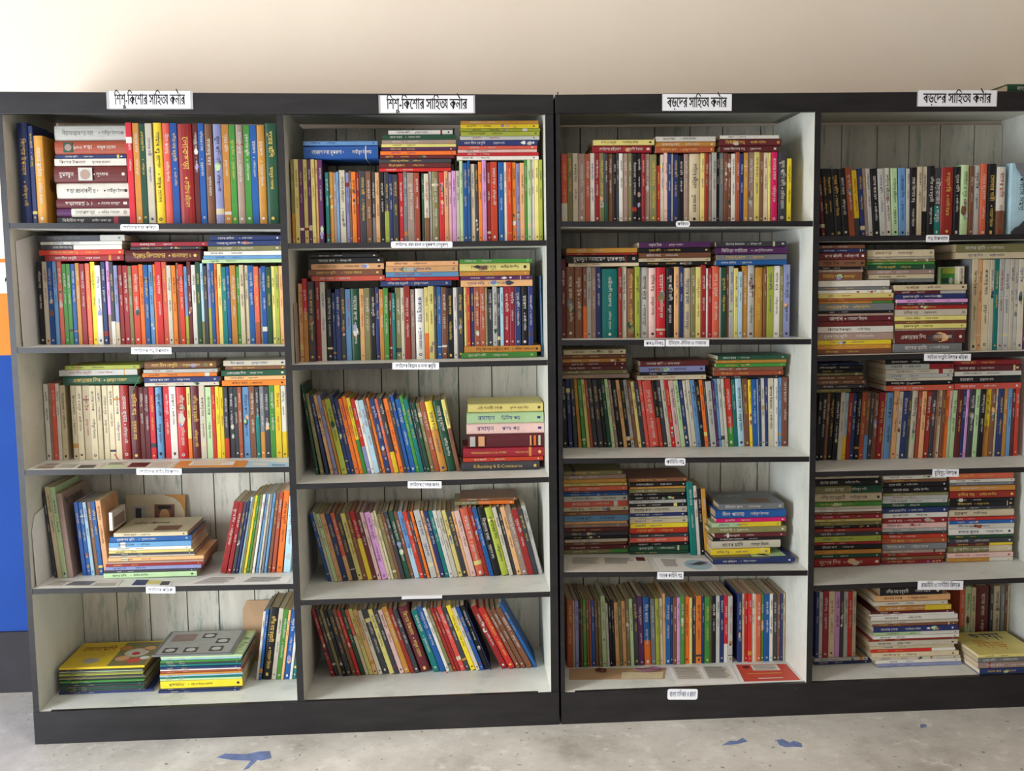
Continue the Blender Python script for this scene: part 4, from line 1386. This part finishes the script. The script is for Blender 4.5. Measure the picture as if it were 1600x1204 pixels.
RN = random.Random(3)
NEWS = flat_mat('newsprint_paper', (214, 208, 196), .8, .1, .06, 30)
WHITEP = flat_mat('white_sheet_paper', (232, 230, 228), .6, .2, .03, 20)
BROWNP = flat_mat('brown_kraft_paper', (186, 152, 118), .8, .1, .1, 12)
REDP = flat_mat('red_leaflet_paper', (196, 74, 58), .5, .3, .05, 12)
ORP = flat_mat('orange_leaflet_paper', (222, 142, 62), .5, .3, .05, 12)
BLUEP = flat_mat('pale_blue_leaflet_paper', (178, 206, 230), .5, .3, .05, 12)
F = (20, 540, 3.5556)
sheet('newspaper', 'newspaper sheet with red and grey prints lying before the cream volumes, leftmost bay', 1, 3, F, [(92, 690), (470, 684), (520, 644), (165, 655)], .0004, [NEWS],
      [(R4(.05, .1, .3, .5), cover_mat('m')), (R4(.35, .2, .6, .8), cover_mat('s')), (R4(.66, .1, .9, .6), cover_mat('k'))]+text_lines(.08, .55, .33, .95, 4, RN), .148)
sheet('newspaper', 'newspaper sheet with a dark photo lying before the maroon volumes, leftmost bay', 1, 3, F, [(475, 684), (862, 678), (930, 634), (524, 643)], .0004, [NEWS],
      [(R4(.36, .15, .62, .85), cover_mat('M')), (R4(.04, .1, .32, .5), cover_mat('g')), (R4(.68, .2, .9, .8), cover_mat('c'))]+text_lines(.05, .55, .3, .95, 4, RN), .148)
sheet('leaflet', 'orange bordered leaflet lying before the red books on the third shelf', 1, 3, F, [(864, 686), (1278, 669), (1308, 627), (934, 633)], .0012, [ORP],
      [(R4(.18, .25, .82, .9), WHITEP)]+text_lines(.22, .35, .75, .8, 4, RN, 'o'), .148)
sheet('leaflet', 'pale blue glossy leaflet lying at the divider end of the third shelf', 1, 3, F, [(1284, 668), (1530, 662), (1528, 633), (1312, 628)], .0004, [BLUEP],
      [(R4(.1, .2, .5, .7), cover_mat('W')), (R4(.6, .1, .9, .5), cover_mat('b'))], .148)
F = (20, 730, 3.4783)
sheet('newspaper', 'grey newspaper sheet under the leaning magazines on fourth shelf, leftmost bay', 1, 4, F, [(130, 650), (560, 652), (600, 606), (250, 612)], .0004, [NEWS],
      [(R4(.3, .2, .62, .8), cover_mat('S')), (R4(.66, .1, .95, .5), cover_mat('s'))]+text_lines(.05, .2, .28, .9, 6, RN), .083)
sheet('leaflet', 'blue and yellow printed leaflet lying in front of the messy magazine pile', 1, 4, F, [(640, 640), (850, 640), (872, 606), (672, 606)], .0004, [WHITEP],
      [(R4(0, .1, .35, 1), cover_mat('N')), (R4(.35, .3, .7, .9), cover_mat('y')), (R4(.72, .1, .95, .8), cover_mat('k'))], .083)
sheet('paper_sheet', 'white printed paper sheet lying under the books leaning right, leftmost bay', 1, 4, F, [(900, 640), (1490, 612), (1516, 577), (1060, 582)], .0004, [WHITEP],
      text_lines(.08, .15, .42, .9, 7, RN, 'g')+text_lines(.55, .2, .92, .9, 6, RN, 'g'), .107)
F = (865, 710, 3.8095)
sheet('newspaper', 'yellowed newspaper sheet lying in front of the two tall piles, third bay', 3, 4, F, [(82, 698), (596, 690), (552, 600), (84, 606)], .0004, [NEWS],
      [(R4(.86, .72, .97, .99), cover_mat('M'))]+text_lines(.06, .5, .4, .95, 6, RN, 'g')+text_lines(.46, .5, .82, .95, 6, RN, 'g'), .172)
sheet('paper_sheet', 'white sheet printed with a bird picture, lying on fourth shelf of third bay', 3, 4, F, [(636, 678), (980, 668), (928, 600), (590, 602)], .0004, [WHITEP],
      [([(.72+.24*math.cos(k*.42), .45+.42*math.sin(k*.42)) for k in range(15)], cover_mat('q')), ([(.52, .5), (.62, .35), (.86, .45), (.93, .7), (.8, .78), (.68, .6)], cover_mat('v')), ([(.6, .48), (.75, .42), (.9, .62), (.76, .7)], cover_mat('k'))]+text_lines(.12, .3, .4, .9, 7, RN, 'g'), .16)
F = (870, 890, 3.8095)
sheet('paper_sheet', 'brown paper sheet lying before the books, bottom shelf of third bay', 3, 5, F, [(72, 655), (640, 648), (650, 582), (74, 588)], .0004, [BROWNP], [(R4(.55, .02, .98, .6), cover_mat('C'))], .182)
sheet('paper_sheet', 'white sheet with two columns of print lying on bottom shelf of third bay', 3, 5, F, [(712, 674), (1090, 668), (1036, 566), (664, 572)], .0004, [WHITEP],
      [(R4(.04, .2, .47, .95), NEWS), (R4(.52, .2, .93, .95), NEWS)]+text_lines(.07, .24, .44, .92, 14, RN, 'g', 1)+text_lines(.55, .24, .9, .92, 14, RN, 'g', 1), .182)
sheet('leaflet', 'red leaflet with white margin and print lying on bottom shelf, third bay', 3, 5, F, [(1105, 674), (1468, 662), (1372, 556), (1050, 562)], .0012, [WHITEP],
      [(R4(.04, .06, .97, .97), REDP), (R4(.3, .62, .78, .94), NEWS), ([(.2+.07*math.cos(k*.7), .82+.08*math.sin(k*.7)) for k in range(9)], cover_mat('M'))]+text_lines(.34, .66, .74, .92, 6, RN, 'g', 1)+text_lines(.16, .42, .9, .52, 1, RN, 'o')+text_lines(.3, .16, .86, .26, 1, RN, 'w'), .182)


def ribbon(name, label, pts, r, col):
    cu = bpy.data.curves.new(name, 'CURVE')
    cu.dimensions = '3D'
    sp = cu.splines.new('NURBS')
    sp.points.add(len(pts)-1)
    for p, q in zip(sp.points, pts):
        p.co = (*q, 1)
    sp.use_endpoint_u = True
    sp.order_u = 3
    cu.bevel_depth = r
    cu.bevel_resolution = 2
    cu.materials.append(flat_mat('ribbon_'+label.split()[0], col, .6, .3, .1))
    o = bpy.data.objects.new('t', cu)
    COL.objects.link(o)
    me = bpy.data.meshes.new_from_object(o.evaluated_get(bpy.context.evaluated_depsgraph_get()))
    bpy.data.objects.remove(o)
    o = bpy.data.objects.new(name, me)
    COL.objects.link(o)
    tag(o, label, 'ribbon')


def loop_pts(cx, cy, rx, ry, z, n, seed, wob=.25):
    rn = random.Random(seed)
    return [(cx+rx*math.cos(a)*(1+rn.uniform(-wob, wob)), cy+ry*math.sin(a)*(1+rn.uniform(-wob, wob)), z+rn.uniform(0, .006)) for a in np.linspace(0, n*6.283, int(n*9))]


for (x, y), (rx, ry), n, nm, col, sd in [((262, 606), (.016, .012), 2.6, 'dark red tangled bookmark ribbon lying before the books, bottom shelf of third bay', (88, 36, 34), 1), ((548, 602), (.036, .014), 2.2, 'mauve coiled bookmark ribbon lying before the purple book, third bay', (136, 92, 118), 2)]:
    P = on_z(870+x/3.8095, 890+y/3.8095, .096)
    ribbon('bookmark_ribbon', nm, loop_pts(P[0], P[1], rx, ry, .0995, n, sd), .0016, col)


def hang(nm, pts, Y, col, r=.0014):
    ribbon('bookmark_ribbon', nm, [tuple(on_y(x, y, Y+.002*k)) for k, (x, y) in enumerate(pts)], r, col)


hang('green bookmark ribbon hanging from the left pile over the maroon volume, third shelf, leftmost bay', [(219, 588), (214, 597), (209, 606), (206, 614.5)], .135, (58, 128, 74))
hang('red bookmark ribbon end sticking out below the last cream volume, third shelf, leftmost bay', [(179, 709), (182, 714), (186, 718)], .14, (190, 60, 44))
hang('red bookmark ribbon end below the white book on the bottom shelf, second bay', [(697, 1049), (700, 1052), (704, 1054.5)], .18, (190, 50, 50))
hang('red bookmark ribbon end below an orange book on the bottom shelf, third bay', [(1093, 1038), (1090, 1041), (1087, 1044)], .18, (150, 50, 40))


def standing_sheet(name, label, cat, pts, thick, mats, prints=(), axis='x'):
    """upright thin board: pts polygon in world space; thickness along the given axis; prints lie on the side that faces the viewer"""
    mb = MB()
    off = np.array((thick, 0, 0)) if axis == 'x' else np.array((0, -thick, 0))
    n = len(pts)
    v = [np.array(p, float) for p in pts]
    mb.add(v+[p+off for p in v], [tuple(range(n))[::-1], tuple(range(n, 2*n))]+[(k, (k+1) % n, n+(k+1) % n, n+k) for k in range(n)], 0)
    ml = list(mats)
    A_, B_, C_, D_ = v[0]+off, v[1]+off, v[2]+off, v[3]+off
    e = off/thick*.0003
    for q, (poly, m) in enumerate(prints):
        mi = add_mat(ml, m)
        mb.add([A_*(1-a)*(1-b)+B_*a*(1-b)+C_*a*b+D_*(1-a)*b+e*(1+q*.12) for a, b in poly], [tuple(range(len(poly)))], mi)
    o = mb.build(name, ml)
    tag(o, label, cat)
    return o


z4 = shelf_z(1, 4, .03)+.0006
standing_sheet('paper_sheet', 'white paper sheet standing against the side panel on fourth shelf, leftmost bay', 'paper', [(.0225, .020, z4), (.026, .20, z4), (.0195, .20, z4+.225), (.0185, .045, z4+.20), (.0185, .020, z4+.16)], .0012, [WHITEP])
z2 = shelf_z(1, 2, .03)+.0006
standing_sheet('paper_sheet', 'crumpled white paper lining the side panel on second shelf, leftmost bay', 'paper', [(.022, .03, z2), (.027, .30, z2), (.024, .30, z2+.30), (.021, .16, z2+.312), (.0185, .03, z2+.29)], .0012, [WHITEP])
zb = shelf_z(2, 2, .77)+.0006
standing_sheet('paper_folder', 'greyish paper folder standing at the divider on second shelf of second bay', 'folder', [(.7655, .05, zb), (.7665, .27, zb), (.7645, .27, zb+.175), (.764, .05, zb+.168)], .002, [flat_mat('grey_folder', (172, 158, 150), .5, .3, .1)])
# open magazine with portraits, upright against the back
F = (20, 730, 3.4783)


def fpt(F, x, y, Y):
    return on_y(F[0]+x/F[2], F[1]+y/F[2], Y)


xa, xb, zt_ = fpt(F, 600, 160, .34)[0], fpt(F, 925, 160, .34)[0], fpt(F, 700, 152, .35)[2]
z4 = shelf_z(1, 4, .2)+.0006
standing_sheet('magazine', 'cream magazine with two portrait pictures and orange corner, upright against the back panel', 'magazine', [(xa, .345, z4), (xb, .345, z4), (xb, .368, zt_-.004), (xa, .368, zt_)], .002, [cover_mat('C')],
               [([(.62, 1), (1, 1), (1, .55), (.98, .72), (.92, .86), (.8, .95)], cover_mat('o')), (R4(.12, .48, .34, .82), cover_mat('s')), (R4(.16, .5, .26, .78), cover_mat('k')), (R4(.48, .46, .82, .84), cover_mat('n')), ([(.65+.09*math.cos(k*.6), .64+.13*math.sin(k*.6)) for k in range(10)], cover_mat('a')), (R4(.54, .76, .76, .82), cover_mat('K'))], axis='y')
# small white book upright on the pile
pz = [p for p in PILES[(1, 4)]][0]['ztop']
xa, xb = fpt(F, 526, 350, .12)[0], fpt(F, 546, 350, .12)[0]
hz = fpt(F, 536, 246, .12)[2]-pz
o = make_book('storybook', M_stand(xa, .12, pz+.0003, xb-xa, 0.0), xb-xa, hz, .12, 'W', decor=deco_side_title('সময়', 'n'), plain=True)
tag(o, 'small white storybook standing upright on the messy magazine pile, fourth shelf', 'book')
# brown card behind the leaning books of the bottom shelf
F = (20, 910, 3.4783)
xa, xb, zt_ = fpt(F, 1238, 110, .34)[0], fpt(F, 1420, 110, .34)[0], fpt(F, 1300, 104, .355)[2]
z5 = shelf_z(1, 5, .7)+.0012
standing_sheet('cardboard_sheet', 'brown cardboard sheet upright against the back panel on the bottom shelf', 'cardboard', [(xa, .35, z5), (xb, .35, z5), (xb, .372, zt_), (xa+.012, .372, zt_), (xa, .371, zt_-.03)], .002, [BROWNP], axis='y')
# rightmost bay, second shelf: two small books upright on the middle pile
F = (1260, 365, 4.7059)
pm = [p for p in PILES[(4, 2)] if p['which'] == 'middle'][0]['ztop']
xa, xb = fpt(F, 1114, 392, .06)[0], fpt(F, 1160, 392, .06)[0]
o = make_book('paperback_book', M_stand(xa, .06, pm+.0003, xb-xa, 0.0), xb-xa, fpt(F, 1140, 240, .06)[2]-pm, .11, 'c', title='ময়মনসিংহ', author='', inkc='k')
tag(o, 'small beige paperback with black lettering, upright on the middle pile, rightmost bay', 'book')
xa, xb = fpt(F, 958, 392, .09)[0], fpt(F, 1106, 392, .09)[0]
ht = fpt(F, 1030, 246, .09)[2]-pm
o = make_book('storybook', Matrix.Translation((xa, .09, pm+.0003)) @ Matrix.Rotation(-math.pi/2, 4, 'Z') @ Matrix.Translation((.004, -.0, 0)), .008, ht, xb-xa, 'g', plain=True,
              decor=lambda mb, mats, t, h, d: [patch(mb, (t/2, 0, 0), (0, -1, 0), (0, 0, 1), (1, 0, 0), [(-a*d, b*h) for a, b in poly], add_mat(mats, cover_mat(c)), .0004+k*1e-4) for k, (poly, c) in enumerate([(R4(.12, .0, .98, .95), 'G'), (R4(.2, .62, .9, .93), 'L'), (R4(.15, .05, .6, .35), 'E'), ([(.62+.1*math.cos(j*.6), .2+.2*math.sin(j*.6)) for j in range(10)], 's')])])
tag(o, 'small booklet with a green landscape cover facing out, on the middle pile, rightmost bay', 'book')
# worn book with torn grey cover at the end of the top shelf
F = (1260, 120, 4.459)
xa, xb = fpt(F, 1412, 1090, .09)[0], fpt(F, 1566, 1090, .09)[0]
zs = shelf_z(4, 1, xa)+.0004
ht = fpt(F, 1480, 600, .09)[2]-zs
o = make_book('hardcover_book', Matrix.Translation(((xa+xb)/2, .09, zs)), xb-xa, ht, .15, 'q', title='উপন্যাস সমগ্র', author='', inkc='k', size=.014,
              decor=lambda mb, mats, t, h, d: [patch(mb, (0, 0, 0), (1, 0, 0), (0, 0, 1), (0, -1, 0), [(a*t, b*h) for a, b in poly], add_mat(mats, cover_mat(c)), .0052+k*2e-4) for k, (poly, c) in enumerate([([(-.48, .01), (.48, .01), (.48, .2), (.3, .17), (.1, .2), (-.1, .13), (-.3, .1), (-.45, .05)], 'k'), ([(-.4, 1), (.48, 1), (.48, .83), (.2, .8), (-.1, .84), (-.3, .92)], 'S')])])
tag(o, 'thick pale blue hardcover with torn dark grey corners at the end of the top shelf', 'book')
# book lying on top of the case, and a nail
xa = on_y(1575, 133, .03)[0]
zt_ = TOPZ[2][1]-.0015
o = make_book('hardcover_book', M_lie(xa+.225, .03, zt_, .027, 0.0, .225), .027, .225, .2, 'E', title='বাংলাদেশ', author='')
tag(o, 'dark green hardcover lying on top of the bookcase beyond the last header sign', 'book')
P = on_y(871.5, 148, .03)
mb = MB()
for a in range(8):
    pass
c8 = [(math.cos(k*.7854), math.sin(k*.7854)) for k in range(8)]
v, f = [], []
for z, r_ in ((0, .0012), (.0125, .0012), (.0125, .0026), (.014, .0026)):
    v += [(P[0]+r_*a, .03+r_*b, TOPZ[2][0]-.003+z) for a, b in c8]
for k in range(3):
    f += [(k*8+j, k*8+(j+1) % 8, k*8+8+(j+1) % 8, k*8+8+j) for j in range(8)]
f.append(tuple(range(24, 32)))
mb.add(v, f, 0)
tag(mb.build('nail', [flat_mat('rusty_iron', (70, 52, 44), .6, .4)]), 'rusty iron nail sticking up from the bookcase top above the seam', 'nail')

# blue paint smears on the cement floor
BLUEPAINT = flat_mat('dried_blue_paint', (112, 128, 172), .6, .3, .3, 30)
for k, (lab, poly) in enumerate([
        ('long dried blue paint smear on the cement floor before the leftmost bookcase', [(338, 1183), (352, 1177), (385, 1178), (404, 1174), (421, 1173), (424, 1184), (408, 1188), (402, 1187), (388, 1200), (380, 1203), (392, 1188), (362, 1187)]),
        ('small dried blue paint smear with two strokes on the floor, before the third bay', [(1128, 1164), (1140, 1157), (1152, 1157), (1160, 1152), (1168, 1158), (1152, 1162), (1140, 1163)]),
        ('forked dried blue paint smear on the floor, second from the right', [(1213, 1156), (1222, 1154), (1234, 1160), (1240, 1157), (1252, 1161), (1254, 1167), (1240, 1166), (1228, 1167), (1218, 1164)]),
        ('tiny square blue paint spot on the floor before the rightmost bay', [(1438, 1131), (1446, 1131), (1448, 1136), (1438, 1136)])]):
    pts = [on_z(x, y, 0) for x, y in poly]
    n = len(pts)
    mb = MB()
    mb.add([(p[0], p[1], .0) for p in pts]+[(p[0], p[1], .0006) for p in pts], [tuple(range(n, 2*n))]+[(j, (j+1) % n, n+(j+1) % n, n+j) for j in range(n)], 0)
    tag(mb.build('paint_smear', [BLUEPAINT]), lab, 'paint stain', 'blue paint smears on the floor')
print('BOOKS', N_BOOK[0])
